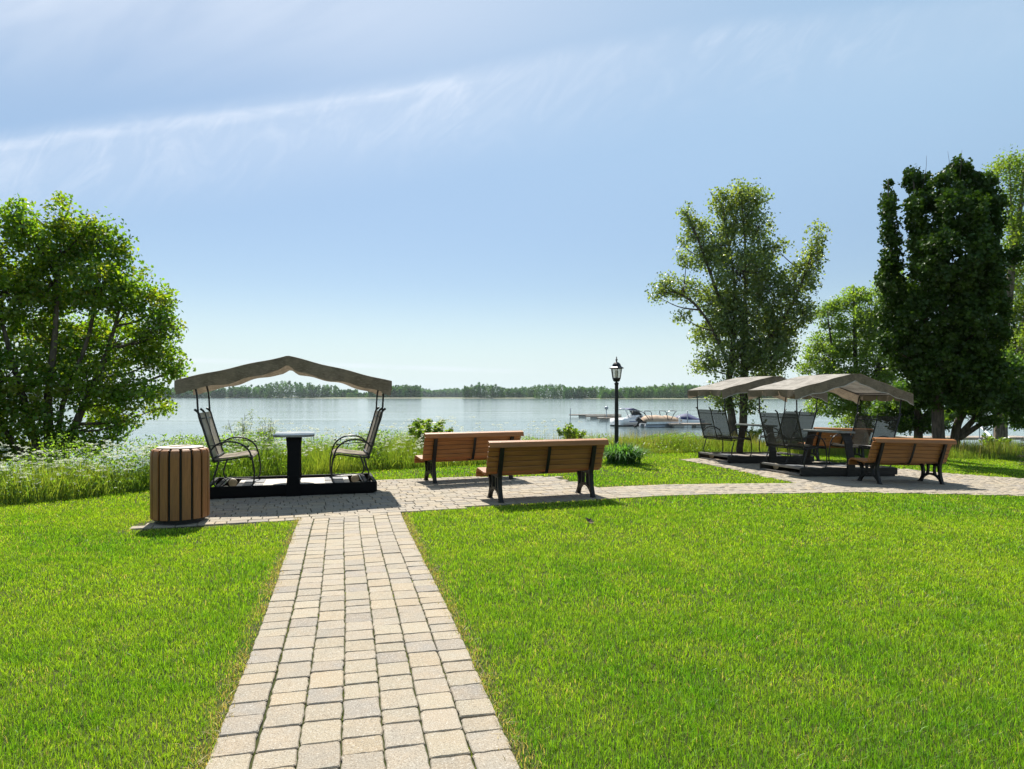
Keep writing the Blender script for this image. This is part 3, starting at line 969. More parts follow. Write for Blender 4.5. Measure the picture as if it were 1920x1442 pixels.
G2 = [(0.165, 0.235, 0.075), (0.19, 0.255, 0.07), (0.14, 0.21, 0.08), (0.215, 0.27, 0.075)]
tree('poplar', 'tall airy poplar with twin trunks rising behind the farther canopied swing', 26.0,
     [[(1382, 860, .17), (1372, 780, .15), (1366, 730, .13), (1375, 640, .095), (1378, 540, .06), (1362, 430, .035), (1356, 380, .015)],
      [(1390, 850, .17), (1394, 780, .15), (1394, 700, .125), (1396, 600, .085), (1398, 480, .05), (1390, 370, .015)],
      [(1394, 700, .10), (1440, 640, .07), (1490, 560, .05), (1522, 470, .02)],
      [(1375, 640, .08), (1335, 520, .06), (1310, 450, .04), (1290, 400, .015)],
      [(1370, 690, .07), (1320, 590, .05), (1270, 545, .04), (1225, 545, .015)]],
     [(1390, 362, 16, 22), (1353, 378, 22, 26), (1418, 378, 20, 28), (1380, 415, 36, 38), (1422, 430, 26, 40), (1287, 398, 16, 22), (1300, 425, 20, 26), (1318, 440, 18, 34), (1275, 450, 14, 10), (1285, 480, 22, 14), (1332, 485, 36, 32),
      (1245, 528, 28, 18), (1285, 540, 34, 24), (1225, 548, 14, 10), (1275, 588, 16, 12), (1390, 510, 58, 46), (1452, 468, 22, 16), (1345, 560, 48, 38), (1526, 458, 15, 30), (1516, 500, 24, 34), (1490, 540, 40, 36), (1400, 590, 66, 46),
      (1338, 625, 44, 36), (1465, 600, 44, 36), (1380, 670, 56, 36), (1318, 680, 26, 24), (1440, 670, 48, 30), (1400, 722, 46, 26), (1350, 735, 30, 20), (1470, 640, 34, 26), (1500, 590, 28, 26), (1440, 700, 30, 18), (1360, 755, 24, 14), (1410, 760, 22, 16), (1440, 545, 40, 40), (1425, 640, 60, 46), (1358, 455, 34, 36), (1360, 590, 40, 36), (1420, 500, 34, 40), (1385, 385, 30, 30)],
     48000, .098, G2, mat='leaf_shiny', clump=.33, per=18, seed=8, depth=.8, bias=(0, -.2, .2), flat=.9, asp=.8, fill=.35)

G3 = [(0.036, 0.078, 0.009), (0.028, 0.064, 0.009), (0.048, 0.095, 0.011)]
tree('columnar_maple', 'dense dark green columnar maple with upright finger of leaves behind the lone bench', 19.0,
     [[(1761, 880, .18), (1760, 820, .165), (1759, 760, .15), (1765, 640, .12), (1775, 500, .08), (1790, 360, .03)],
      [(1760, 760, .08), (1715, 640, .07), (1680, 540, .05), (1664, 400, .03), (1662, 322, .006)],
      [(1760, 740, .08), (1735, 600, .06), (1722, 440, .04), (1712, 330, .02)],
      [(1762, 740, .08), (1820, 620, .06), (1850, 480, .04), (1868, 380, .02)],
      [(1790, 400, .012), (1800, 330, .008), (1803, 288, .003)], [(1722, 380, .012), (1735, 320, .006), (1737, 288, .003)], [(1775, 380, .012), (1782, 330, .006), (1777, 286, .003)]],
     [(1663, 355, 11, 30), (1664, 400, 13, 40), (1668, 460, 17, 45), (1668, 520, 24, 50), (1675, 590, 34, 55), (1712, 328, 22, 20), (1728, 345, 20, 22), (1718, 395, 24, 42), (1732, 470, 36, 60), (1800, 325, 26, 22), (1770, 370, 36, 44), (1830, 370, 40, 40),
      (1800, 410, 50, 50), (1845, 430, 30, 50), (1790, 490, 78, 70), (1850, 510, 36, 60), (1760, 590, 85, 66), (1835, 610, 58, 70), (1718, 660, 52, 55), (1790, 690, 85, 56), (1838, 700, 50, 50), (1900, 492, 14, 12), (1690, 640, 32, 40), (1735, 740, 40, 26),
      (1790, 745, 60, 22), (1700, 560, 34, 50), (1866, 385, 12, 18), (1660, 640, 14, 20)],
     92000, .098, G3, mat='leaf_dark', bark='bark', clump=.18, per=32, seed=3, depth=1.0, bias=(0, -.5, .5), flat=.9, fill=.75, asp=.8, twig=False)

G4 = [(0.176, 0.268, 0.055), (0.143, 0.244, 0.05), (0.202, 0.292, 0.059)]
tree('silver_maple', 'loose light green tree between the poplar and the dark columnar maple', 31.0,
     [[(1612, 860, .18), (1610, 790, .15), (1605, 700, .11), (1602, 600, .06), (1600, 540, .02)], [(1610, 780, .10), (1570, 710, .07), (1555, 620, .04), (1550, 580, .01)], [(1610, 760, .10), (1645, 690, .07), (1655, 580, .03)]],
     [(1600, 558, 26, 26), (1560, 590, 30, 32), (1636, 590, 38, 50), (1596, 640, 52, 42), (1545, 672, 42, 30), (1506, 690, 14, 12), (1578, 715, 58, 32), (1650, 690, 46, 50), (1556, 758, 50, 24), (1632, 760, 50, 28), (1672, 540, 26, 36), (1530, 640, 20, 20), (1660, 620, 30, 40), (1600, 795, 40, 20)],
     40000, .115, G4, clump=.42, per=40, seed=14, depth=1.0)
G5 = [(0.145, 0.235, 0.042), (0.12, 0.21, 0.038), (0.175, 0.25, 0.048)]
tree('willow', 'big yellowish green tree with stout straight trunk behind the dark columnar maple', 27.0,
     [[(1877, 850, .26), (1877, 790, .23), (1880, 700, .20), (1890, 560, .14), (1910, 420, .08), (1920, 320, .02)], [(1880, 690, .13), (1940, 560, .10), (1985, 430, .03)], [(1884, 640, .1), (1900, 500, .07), (1893, 330, .02)]],
     [(1893, 318, 34, 24), (1935, 340, 56, 46), (1862, 322, 16, 14), (1890, 400, 36, 46), (1945, 450, 60, 66), (1908, 540, 34, 50), (1965, 590, 66, 80), (1920, 660, 50, 46), (1888, 725, 34, 32), (1960, 735, 60, 46), (1925, 770, 30, 16), (2020, 480, 70, 110), (1900, 600, 32, 40), (1908, 660, 40, 50), (1902, 720, 40, 40), (1915, 765, 36, 22), (1905, 480, 30, 44)],
     46000, .10, G5, bark='bark_pale', clump=.42, per=40, seed=15, depth=.9, flat=.8)
G6 = [(0.072, 0.15, 0.026), (0.06, 0.132, 0.024), (0.096, 0.168, 0.03)]
tree('leaning_tree', 'several dark stems leaning outward from one foot beside the stout trunk', 23.0,
     [[(1790, 850, .17), (1792, 812, .14), (1800, 785, .12), (1820, 755, .10), (1836, 720, .06), (1845, 690, .02)], [(1794, 820, .10), (1822, 790, .09), (1850, 755, .07), (1885, 720, .03)], [(1798, 822, .10), (1830, 800, .08), (1862, 778, .06), (1900, 755, .03)]],
     [(1835, 705, 36, 24), (1876, 742, 36, 22), (1806, 735, 26, 18), (1900, 762, 28, 14), (1850, 760, 26, 14), (1880, 690, 30, 26), (1790, 770, 16, 12), (1850, 788, 26, 10), (1765, 792, 14, 12), (1897, 788, 20, 12), (1820, 768, 18, 10), (1905, 735, 20, 20)],
     17000, .10, G6, clump=.28, per=30, seed=16, depth=1.2)
tree('young_maple', 'shady young tree with short dark trunk between the second swing and the lone bench', 24.5,
     [[(1722, 850, .17), (1722, 800, .14), (1720, 760, .11), (1715, 700, .06)], [(1722, 790, .08), (1745, 765, .05), (1760, 740, .02)]],
     [(1700, 765, 26, 18), (1726, 745, 40, 22), (1748, 780, 16, 12), (1690, 740, 20, 24), (1705, 790, 18, 10), (1770, 775, 20, 14), (1660, 770, 24, 20), (1690, 800, 22, 10), (1735, 800, 14, 9)],
     15000, .10, G6, clump=.28, per=30, seed=17, depth=1.2)


# ------------------------------------------------------------------ shrubs and plants
def shrub(name, label, px, py_top, Y, width, nst, leaf, pal, seed, cat='shrub', nleaf=900, zmin=.25):
    r = np.random.default_rng(seed)
    X = (px - 960) / F * Y
    gz = float(ground_z(X, Y))
    H = CAM_H - (py_top - HOR) / F * Y - gz
    root = empty(name, (X, Y, gz), 0, label, cat)
    wood = MB(); C = []
    for k in range(nst):
        a = r.uniform(0, 6.28); q = width * .5 * r.uniform(.2, 1.0)
        h = H * (1.0 if k == 0 else r.uniform(.6, .98))
        tip = np.array([q * math.cos(a), q * math.sin(a), h])
        wood.tube([(0.05 * math.cos(a), .05 * math.sin(a), -.05), tip * .5 * np.array([.7, .7, 1.05]), tip], [.012, .009, .003], 5, 4)
        P = spline([(0, 0, 0), tip * .5 * np.array([.7, .7, 1.05]), tip], 10)
        m = nleaf // nst
        t = r.uniform(zmin, 1, m)
        idx = (t * (len(P) - 1)).astype(int)
        C.append(P[idx] + r.normal(0, 1, (m, 3)) * np.array([.055, .055, .04]) * (1.25 - t[:, None] * .6))
    C = np.vstack(C)
    V, Fq = quads(C, (0, 0, .9), leaf * r.uniform(.6, 1.3, len(C)), .62, .3, r)
    col = np.array(pal)[r.integers(0, len(pal), len(C))] * r.uniform(.7, 1.3, (len(C), 1))
    wood.build('stem', M['bark'], root, smooth=True)
    np_mesh('foliage', V, Fq, M['leaf'], root, np.repeat(col, 4, 0))
    return root


GS = [(0.161, 0.257, 0.042), (0.126, 0.223, 0.036), (0.196, 0.27, 0.048)]
shrub('sapling', 'leafy green sapling poking up behind the bench nearer the river', 802, 784, 16.6, 1.35, 24, .10, GS, 21, nleaf=4600, zmin=.3)
shrub('sapling', 'small upright sapling on the bank between the bench and the lamp post', 1072, 793, 18.5, .95, 13, .09, GS, 22, nleaf=1900, zmin=.3)
shrub('bush', 'low leafy bush in the tall grass behind the swing table', 735, 838, 15.6, .7, 8, .06, GS, 25, nleaf=600)
shrub('bush', 'light green bush at the foot of the stout trunk', 1858, 812, 24.0, 1.3, 9, .09, GS, 26, nleaf=900)
shrub('bush', 'dark shrub at the foot of the bushy maple on the bank', 130, 840, 13.8, 1.2, 10, .08, G6, 27, nleaf=1300)
shrub('bush', 'yellow green bush under the twin trunks of the poplar', 1405, 785, 25.0, 1.6, 12, .09, GS, 28, nleaf=1500)


def umbel_plant(label, px, py_top, Y, w, seed):
    r = np.random.default_rng(seed)
    X = (px - 960) / F * Y; gz = float(ground_z(X, Y)); H = CAM_H - (py_top - HOR) / F * Y - gz
    root = empty('cow_parsley', (X, Y, gz), 0, label, 'wild plant', 'tall cow parsley behind the near swing')
    st = MB(); C = []; B = []
    for k in range(9):
        a = r.uniform(0, 6.28); q = w * .5 * r.uniform(.1, 1)
        h = H * r.uniform(.72, 1.0) if k else H
        tip = np.array([q * math.cos(a), q * math.sin(a), h])
        st.tube([(0, 0, -.05), tip * np.array([.35, .35, .5]), tip], [.008, .006, .003], 4, 4)
        for j in range(6):
            t = r.uniform(.35, .97)
            b0 = tip * np.array([t ** 1.5, t ** 1.5, t]); e = b0 + np.append(r.normal(0, .09, 2), r.uniform(.03, .12))
            st.tube([b0, e], [.004, .002], 4, 1)
            C.append(e + r.normal(0, .045, (26, 3)))
            if r.random() < .75: B.append(e + np.array([0, 0, .03]) + r.normal(0, .028, (26, 3)) * np.array([1, 1, .3]))
    st.build('stem', M['bark_pale'], root)
    C = np.vstack(C); V, Fq = quads(C, (0, 0, .5), .03 * r.uniform(.6, 1.4, len(C)), .4, .3, r)
    np_mesh('foliage', V, Fq, M['leaf'], root, np.repeat(np.array([.15, .21, .045]) * r.uniform(.7, 1.3, (len(C), 1)), 4, 0))
    B = np.vstack(B); V, Fq = quads(B, (0, 0, 2), .013 * r.uniform(.7, 1.3, len(B)), .9, .1, r)
    np_mesh('blossom', V, Fq, M['petal'], root, np.repeat(np.array([.72, .74, .58]) * r.uniform(.8, 1.1, (len(B), 1)), 4, 0))


umbel_plant('tallest clump of white cow parsley seen through the near swing', 456, 776, 14.2, .62, 31)
umbel_plant('slim cow parsley clump close to the swing table', 500, 786, 14.0, .4, 32)
umbel_plant('cow parsley clump just above the slatted bin', 355, 815, 13.2, .6, 33)
umbel_plant('thin cow parsley clump behind the far swing seat', 690, 812, 14.8, .35, 34)


def daylily():
    X, Y, z = gp(1167, 873)
    Y += .40; X *= (Y / (Y - .40))
    root = empty('daylily_clump', (X, Y, float(lawn_z(X))), 0, 'round clump of strappy dark green leaves at the lamp post foot', 'plant')
    r = np.random.default_rng(44)
    n = 900
    a = r.uniform(0, 6.28, n); L = r.uniform(.52, .86, n); sp = r.uniform(.15, .95, n)
    t = np.linspace(0, 1, 6)
    hor = 1.2 * sp[:, None] * L[:, None] * (t[None] ** 1.25)
    ver = .82 * L[:, None] * (1.18 * t[None] - (.30 + .62 * sp[:, None]) * t[None] ** 2.4)
    bx, by = r.normal(0, .14, n), r.normal(0, .12, n)
    px = bx[:, None] + np.cos(a)[:, None] * hor; py = by[:, None] + np.sin(a)[:, None] * hor
    w = .021 * np.array([.8, 1, 1, .85, .55, .08])[None] * r.uniform(.7, 1.2, n)[:, None]
    ox, oy = -np.sin(a)[:, None] * w / 2, np.cos(a)[:, None] * w / 2
    A = np.stack([px - ox, py - oy, ver], 2); B = np.stack([px + ox, py + oy, ver], 2)
    V = np.stack([A, B], 2).reshape(-1, 3)
    i = (np.arange(n) * 12)[:, None]
    Fq = np.concatenate([i + np.array([[2 * k, 2 * k + 1, 2 * k + 3, 2 * k + 2]]) for k in range(5)], 0)
    col = np.array([.085, .20, .05]) * r.uniform(.5, 1.5, (n, 1))
    np_mesh('foliage', V, Fq, M['leaf'], root, np.repeat(col, 12, 0))


daylily()


def spruce():
    Y = 14.0
    X = (1952 - 960) / F * Y; gz = float(lawn_z(X))
    root = empty('dwarf_spruce', (X, Y, gz), 0, 'dark low spruce at the lawn edge near the paving', 'tree')
    r = np.random.default_rng(50)
    H = CAM_H - (790 - HOR) / F * Y - gz
    wood = MB(); wood.tube([(0, 0, -.1), (0, 0, H * .5), (0, 0, H)], [.05, .03, .008], 7, 3)
    C = []; D = []
    for k in range(90):
        z = H * r.uniform(.10, .95); a = r.uniform(0, 6.28); L = (.68 * (1 - z / H) + .12) * r.uniform(.7, 1.15)
        tip = np.array([math.cos(a) * L, math.sin(a) * L, z - .02 + .10 * L])
        wood.tube([(0, 0, z), tip], [.010, .003], 4, 1)
        t = r.uniform(.1, 1, 150)[:, None]
        C.append(np.array([0, 0, z]) * (1 - t) + tip * t + r.normal(0, .022, (150, 3)))
    C = np.vstack(C); V, Fq = quads(C, (0, 0, .3), .035 * r.uniform(.7, 1.3, len(C)), .18, .1, r)
    wood.build('trunk', M['bark'], root, smooth=True)
    np_mesh('crown', V, Fq, M['leaf_dark'], root, np.repeat(np.array([.022, .04, .024]) * r.uniform(.6, 1.5, (len(C), 1)), 4, 0))


spruce()


def fallen_leaf():
    X, Y, z = gp(1103, 984)
    b = MB()
    o_ = [(0, -.05), (.03, -.035), (.065, -.03), (.045, 0), (.06, .035), (.025, .03), (0, .07), (-.025, .03), (-.06, .035), (-.045, 0), (-.065, -.03), (-.03, -.035)]
    v = [(0, 0, .0)] + [(x, y, .016 + .25 * abs(x)) for x, y in o_]
    b.add(v, [(0, 1 + k, 1 + (k + 1) % 12) for k in range(12)])
    o = b.build('fallen_leaf', M['bark'])
    o.location = (X, Y, z + .035); o.rotation_euler = (R(35), R(10), R(40))
    tag(o, 'single curled brown leaf lying on the lawn before the benches', 'leaf')


fallen_leaf()


# ------------------------------------------------------------------ park bench
def bench_proto():
    root = empty('park_bench')
    L = 1.86
    def slats(prof, wid, thk, name, mat):
        b = MB()
        for (y, z), ang in prof:
            rot = Matrix.Rotation(ang, 3, 'X')
            b.box(0, y, z, L, wid, thk, rot)
        return b.build(name, mat, root, bevel=.010)
    seat = [((.338, .352), R(-82)), ((.308, .418), R(-40)), ((.238, .438), R(4)), ((.156, .430), R(7)), ((.074, .420), R(8)), ((-.008, .410), R(6)), ((-.088, .408), R(-6))]
    slats(seat, .0775, .036, 'seat', M['slat'])
    back = []
    y0, z0 = -.162, .432
    for k in range(5):
        a = R(102 + k * 3.2)
        back.append(((y0 + math.cos(a) * .037, z0 + math.sin(a) * .037), a))
        y0 += math.cos(a) * .082; z0 += math.sin(a) * .082
    slats(back, .0775, .034, 'backrest', M['slat'])
    b = MB()  # dark bars added in the slat gaps, standing in for shade lines
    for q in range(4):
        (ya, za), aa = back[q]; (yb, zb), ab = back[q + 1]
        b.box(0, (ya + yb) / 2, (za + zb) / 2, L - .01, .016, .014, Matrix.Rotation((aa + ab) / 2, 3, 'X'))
    b.build('gap_shade', M['liner'], root)
    b = MB()
    rail = [(-.292, .828), (-.262, .872), (-.30, .893), (-.368, .872), (-.392, .80), (-.372, .792), (-.345, .845), (-.305, .852)]
    n = len(rail)
    v = [(-L / 2 - .012, y, z) for y, z in rail] + [(L / 2 + .012, y, z) for y, z in rail]
    f = [tuple(range(n)), tuple(range(2 * n - 1, n - 1, -1))] + [(k, n + k, n + (k + 1) % n, (k + 1) % n) for k in range(n)]
    b.add(v, f)
    b.build('top_rail', M['slat'], root, bevel=.006)
    for x in (-.735, .735):
        b = MB()
        t = .062
        b.bar([(-.325, .80), (-.272, .62), (-.215, .45), (-.190, .36)], [.035, .045, .055, .06], t, x)          # back strut
        b.bar([(-.192, .38), (-.20, .26), (-.225, .14), (-.268, .0)], [.06, .048, .045, .055], t, x)            # rear leg
        b.bar([(.262, .392), (.205, .30), (.185, .20), (.20, .10), (.255, .0)], [.04, .05, .045, .045, .06], t, x)  # front leg
        b.bar([(.30, .365), (.245, .395), (.10, .385), (-.05, .375), (-.19, .37)], [.03, .04, .04, .045, .06], t - .004, x)  # seat support
        b.bar([(-.262, .03), (-.19, .115), (-.10, .165), (0.0, .178), (.09, .165), (.175, .115), (.245, .03)], [.04, .048, .042, .04, .042, .048, .04], t - .006, x)  # arch
        b.bar([(-.088, .375), (-.078, .27), (-.095, .165)], [.045, .03, .045], t - .01, x)
        b.bar([(.075, .385), (.068, .27), (.085, .165)], [.045, .03, .045], t - .01, x)
        b.box(x, -.268, .006, .075, .075, .013); b.box(x, .255, .006, .075, .075, .013)
        leg = b.build('leg', M['iron'], root, bevel=.004)
        if x < 0:
            p = MB(); p.box(x + .012, -.301, .655, .016, .006, .085, Matrix.Rotation(R(16), 3, 'X'))
            p.build('strut_strip', M['strut_strip'], leg)  # narrow pale strip on the back strut
    b = MB()
    b.bar([(-.338, .80), (-.288, .62), (-.225, .45), (-.170, .385), (-.05, .375), (.12, .385), (.26, .385)], .012, .045, 0)
    b.build('strap', M['iron'], root)
    return root


def place_bench(o, px, py, rz, label, dz=0.0, roll=0.0):
    """px, py: the ground between its two rear feet"""
    X, Y, z = gp(px, py)
    X += -math.sin(rz) * .27; Y += math.cos(rz) * .27
    o.location = (X, Y, float(lawn_z(X)) + .013 + dz)
    o.rotation_euler = (0, roll, rz)
    tag(o, label, 'bench', 'slatted park benches on the paving')


pb = bench_proto()
place_bench(pb, 1028, 939.0, R(20.0), 'orange brown slatted bench with its back turned, nearest the paver path')
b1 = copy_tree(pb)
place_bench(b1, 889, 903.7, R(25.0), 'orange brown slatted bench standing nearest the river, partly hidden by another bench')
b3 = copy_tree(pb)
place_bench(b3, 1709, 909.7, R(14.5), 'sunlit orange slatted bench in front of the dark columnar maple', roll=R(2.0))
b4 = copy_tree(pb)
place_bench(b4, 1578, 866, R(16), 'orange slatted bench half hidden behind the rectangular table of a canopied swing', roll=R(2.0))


# ------------------------------------------------------------------ litter bin
def litter_bin():
    X, Y, z = gp(338, 989)
    Y += .335
    X = (338 - 960) / F * Y
    root = empty('litter_bin', (X, Y, .014), R(4), 'round brown slatted litter bin on the paving corner beside a canopied swing', 'litter bin')
    n = 16; r0 = .328
    for k in range(n):
        a = 2 * math.pi * (k + .5) / n
        b = MB()
        prof = [(r0 - .022, .055), (r0, .058), (r0, .80), (r0 - .004, .845), (r0 - .012, .875), (r0 - .028, .890), (r0 - .062, .897), (r0 - .064, .877), (r0 - .040, .868), (r0 - .028, .845), (r0 - .024, .80)]
        w = .098
        v = []
        for s in (-1, 1):
            for r_, z_ in prof:
                ww = w * (r_ / r0) if z_ > .85 else w
                v.append((r_, s * ww / 2, z_))
        m = len(prof)
        f = [tuple(range(m)), tuple(range(2 * m - 1, m - 1, -1))] + [(i, m + i, m + (i + 1) % m, (i + 1) % m) for i in range(m)]
        ca, sa = math.cos(a), math.sin(a)
        b.add([(x * ca - y * sa, x * sa + y * ca, z_) for x, y, z_ in v], f)
        b.build('slat', M['bin_slat'], root, bevel=.006)
    b = MB(); b.lathe([(.27, .03), (.298, .04), (.298, .84), (.285, .85)], 32); b.build('liner', M['liner'], root, smooth=False)
    b = MB(); b.lathe([(.24, .895), (.262, .902), (.262, .912), (.16, .922), (.13, .918), (.13, .87)], 32); b.build('lid', M['lid'], root, bevel=.003)
    b = MB(); b.lathe([(.26, 0), (.27, .0), (.27, .035), (.25, .04)], 24); b.build('base', M['liner'], root)


litter_bin()


# ------------------------------------------------------------------ lamp post
def lamp_post():
    Y = 16.0
    X = (1156 - 960) / F * Y; gz = float(lawn_z(X))
    root = empty('lamp_post', (X, Y, gz), 0, 'black lamp post with lantern head standing in a clump of leaves', 'lamp post')
    zt = CAM_H - (718 - HOR) / F * Y - gz            # top of the pole
    b = MB(); b.lathe([(.062, -.05), (.062, .25), (.05, .28), (.042, zt - .05), (.052, zt - .03), (.052, zt), (.03, zt + .012)], 16)
    b.build('pole', M['black'], root, smooth=False)
    lan = MB()
    z = zt
    n = 6
    lan.lathe([(.02, z), (.02, z + .03), (.055, z + .045), (.085, z + .10), (.080, z + .105), (.05, z + .055), (.02, z + .05)], n)
    for k in range(n):
        a = 2 * math.pi * (k + .5) / n
        p = lambda r_, zz: (r_ * math.cos(a), r_ * math.sin(a), zz)
        lan.tube([p(.02, z + .02), p(.075, z + .05), p(.098, z + .11)], .006, 5, 4)
        lan.tube([p(.094, z + .095), p(.132, z + .335)], .008, 5, 1)
    lan.lathe([(.085, z + .095), (.10, z + .105), (.095, z + .117), (.085, z + .117)], n)
    h = lan.build('lantern', M['black'], root)
    g = MB()
    for k in range(n):
        a0 = 2 * math.pi * (k + .5) / n; a1 = 2 * math.pi * (k + 1.5) / n
        g.add([(.090 * math.cos(a0), .090 * math.sin(a0), z + .118), (.090 * math.cos(a1), .090 * math.sin(a1), z + .118), (.128 * math.cos(a1), .128 * math.sin(a1), z + .33), (.128 * math.cos(a0), .128 * math.sin(a0), z + .33)], [(0, 1, 2, 3)])
    g.build('glass', M['glass'], h)
    bl = MB(); bl.lathe([(.03, z + .115), (.042, z + .14), (.042, z + .27), (.03, z + .29)], 12); bl.build('bulb', M['bulb'], h, smooth=False)
    c = MB()
    c.lathe([(.11, z + .325), (.185, z + .338), (.178, z + .352), (.12, z + .385), (.095, z + .44), (.06, z + .475), (.022, z + .49)], n)
    c.lathe([(.012, z + .48), (.022, z + .50), (.010, z + .515), (.030, z + .535), (.024, z + .555), (.010, z + .565), (.014, z + .59), (.003, z + .62)], 10)
    c.build('lantern_cap', M['black'], root)


lamp_post()


# ------------------------------------------------------------------ canopied glider swing
def swing(label, loc, rz, ridge_flat, dark, pitch=0.0, roll=0.0):
    root = empty('glider_swing', loc, rz, label, 'garden swing', 'canopied glider swings on the paving')
    root.rotation_euler = (pitch, roll, rz)
    beam = M['beam'] if not dark else M['beam_grey']
    HB = .62; HL = 1.26
    # base: long beams, end boards, wheel boxes
    for s in (-1, 1):
        b = MB(); b.box(0, s * HB, .107, 2 * HL, .05, .145); b.box(0, s * (HB - .02), .02, 2 * HL - .1, .06, .035)
        b.build('side_beam', beam, root, bevel=.004)
    for s in (-1, 1):
        b = MB()
        b.box(s * (HL - .03), 0, .165, .05, 2 * HB - .06, .045); b.box(s * (HL - .03), 0, .035, .06, 2 * HB - .06, .035)
        b.box(s * (HL - .16), 0, .16, .06, 2 * HB - .06, .03)
        b.build('end_board', M['end_grey'] if dark else beam, root, bevel=.004)
    b = MB()
    n = 9
    for k in range(n):
        w = (2 * HB - .07) / n
        b.box(0, -HB + .035 + w * (k + .5), .124 + .001 * (k % 2), 1.72, w - .006, .024)
    b.build('deck', M['deck_dark'] if dark else M['deck'], root, bevel=.002)
    for sx in (-1, 1):
        b = MB(); b.box(sx * .62, -.30, .142, .30, .42, .010); b.box(sx * .62, .28, .142, .30, .42, .010)
        for k in range(7): b.box(sx * .62 + (k - 3) * .038, -.30, .149, .014, .38, .006)
        b.build('floor_mat', M['rubber'], root)
        for sy in (-1, 1):
            b = MB(); b.lathe([(.02, -.018), (.062, -.018), (.068, -.01), (.068, .01), (.062, .018), (.02, .018)], 18)
            w = b.build('wheel', M['wheel'], root); w.location = (sx * .98, sy * .46, .105); w.rotation_euler = (R(90), 0, 0)
    # table on two panel posts
    a, c_, ch = (.31, .56, .13)
    b = MB(); b.prism([(-a + ch, -c_), (a - ch, -c_), (a, -c_ + ch), (a, c_ - ch), (a - ch, c_), (-a + ch, c_), (-a, c_ - ch), (-a, -c_ + ch)], .895, .93)
    b.build('table_top', M['table'], root, bevel=.006)
    for s in (-1, 1):
        b = MB()
        v = []
        for z, hw in ((.0, .11), (.30, .092), (.70, .092), (.895, .115)):
            y = s * (HB + .028) if z < .5 else s * (HB + .028 - (z - .5) * .45)
            for dx, dy in ((-1, -1), (1, -1), (1, 1), (-1, 1)):
                v.append((dx * hw, y + dy * .022, z))
        f = [(i * 4 + k, i * 4 + (k + 1) % 4, i * 4 + 4 + (k + 1) % 4, i * 4 + 4 + k) for i in range(3) for k in range(4)] + [(3, 2, 1, 0), (12, 13, 14, 15)]
        b.add(v, f).build('table_post', beam, root, bevel=.005)
    sl = M['sling_dark'] if dark else M['sling']
    for sx in (-1, 1):
        fr = MB()
        X = lambda x: sx * x
        hw = .58
        seatp = [(.60, .585), (.63, .625), (.70, .632), (.90, .600), (1.10, .575), (1.16, .585)]
        backp = [(1.13, .56), (1.17, .68), (1.235, .90), (1.305, 1.14), (1.345, 1.28), (1.40, 1.335)]
        for y in (-hw, hw):
            # arm hoop that runs on down to the sled runner
            fr.tube([(X(1.19), y, .70), (X(1.10), y, .80), (X(.95), y, .845), (X(.78), y, .82), (X(.645), y, .71), (X(.585), y, .52), (X(.565), y, .34), (X(.585), y, .20), (X(.66), y, .152), (X(.85), y, .150), (X(1.02), y, .155), (X(1.12), y, .20), (X(1.135), y, .30), (X(1.10), y, .42), (X(1.06), y, .57)], .0135, 7, 5)
            fr.tube([(X(x), y, z - .018) for x, z in seatp], .0125, 6, 4)
            fr.tube([(X(x), y, z) for x, z in backp], .017, 6, 4)
        for y in (0.0,):
            fr.tube([(X(x), y, z - .018) for x, z in seatp], .012, 6, 4)
            fr.tube([(X(x + .006), y, z) for x, z in backp], .017, 6, 4)
        for x, z in ((.615, .575), (1.13, .545), (1.135, .60)):
            fr.tube([(X(x), -hw, z), (X(x), hw, z)], .013, 6, 1)
        fr.tube([(X(1.325), -hw, 1.19), (X(1.325), hw, 1.19)], .009, 6, 1)
        fr.tube([(X(1.05), -hw, .155), (X(1.05), hw, .155)], .012, 6, 1)
        chair = fr.build('chair_frame', M['tube'], root, smooth=True)
        for y in (-hw - .03, hw + .03):
            lv = MB()
            lv.tube([(X(1.20), y, .79), (X(.95), y, .80), (X(.66), y, .775)], .006, 5, 3)
            lv.lathe([(.004, -.018), (.016, -.01), (.016, .01), (.004, .018)], 8, X(.65), y, .775)
            lv.build('arm_rod', M['tube'], chair, smooth=False)
        for (y0, y1) in ((-hw, 0), (0, hw)):
            for nm, prof, sag in (('seat', seatp, .018), ('backrest', backp[:-1], .022)):
                g = MB()
                P = spline(prof, 5); m = len(P); nn = 6
                v = []
                for i, (x, z) in enumerate(P):
                    for j in range(nn + 1):
                        t = j / nn
                        sg = sag * math.sin(math.pi * t) * math.sin(math.pi * min(1, max(0, i / (m - 1))))
                        y = y0 + (y1 - y0) * (.04 + .92 * t)
                        if nm == 'seat': v.append((X(x), y, z - sg))
                        else: v.append((X(x + sg), y, z))
                f = [(i * (nn + 1) + j, i * (nn + 1) + j + 1, (i + 1) * (nn + 1) + j + 1, (i + 1) * (nn + 1) + j) for i in range(m - 1) for j in range(nn)]
                g.add(v, f).build(nm, sl, chair, smooth=True)
        for y in (-hw, hw):
            p = MB()
            p.tube([(X(1.27), y, 1.02), (X(1.325), y, 1.18), (X(1.35), y, 1.32), (X(1.365), y, 1.55), (X(1.40), y, 1.72)], .0145, 7, 4)
            p.build('canopy_pole', M['tube'], root, smooth=True)
    # canopy
    CX, CY, zr, ze = 1.56, .72, 2.14, 1.765
    hf = ridge_flat / 2
    rafters = MB()
    for y in (-CY + .02, CY - .02):
        rafters.tube([(-1.52, y, ze - .015), (-hf, y, zr - .02)], .012, 6, 1); rafters.tube([(hf, y, zr - .02), (1.52, y, ze - .015)], .012, 6, 1)
        rafters.tube([(-hf, y, zr - .02), (0, y, zr - .018), (hf, y, zr - .02)], .012, 6, 1)
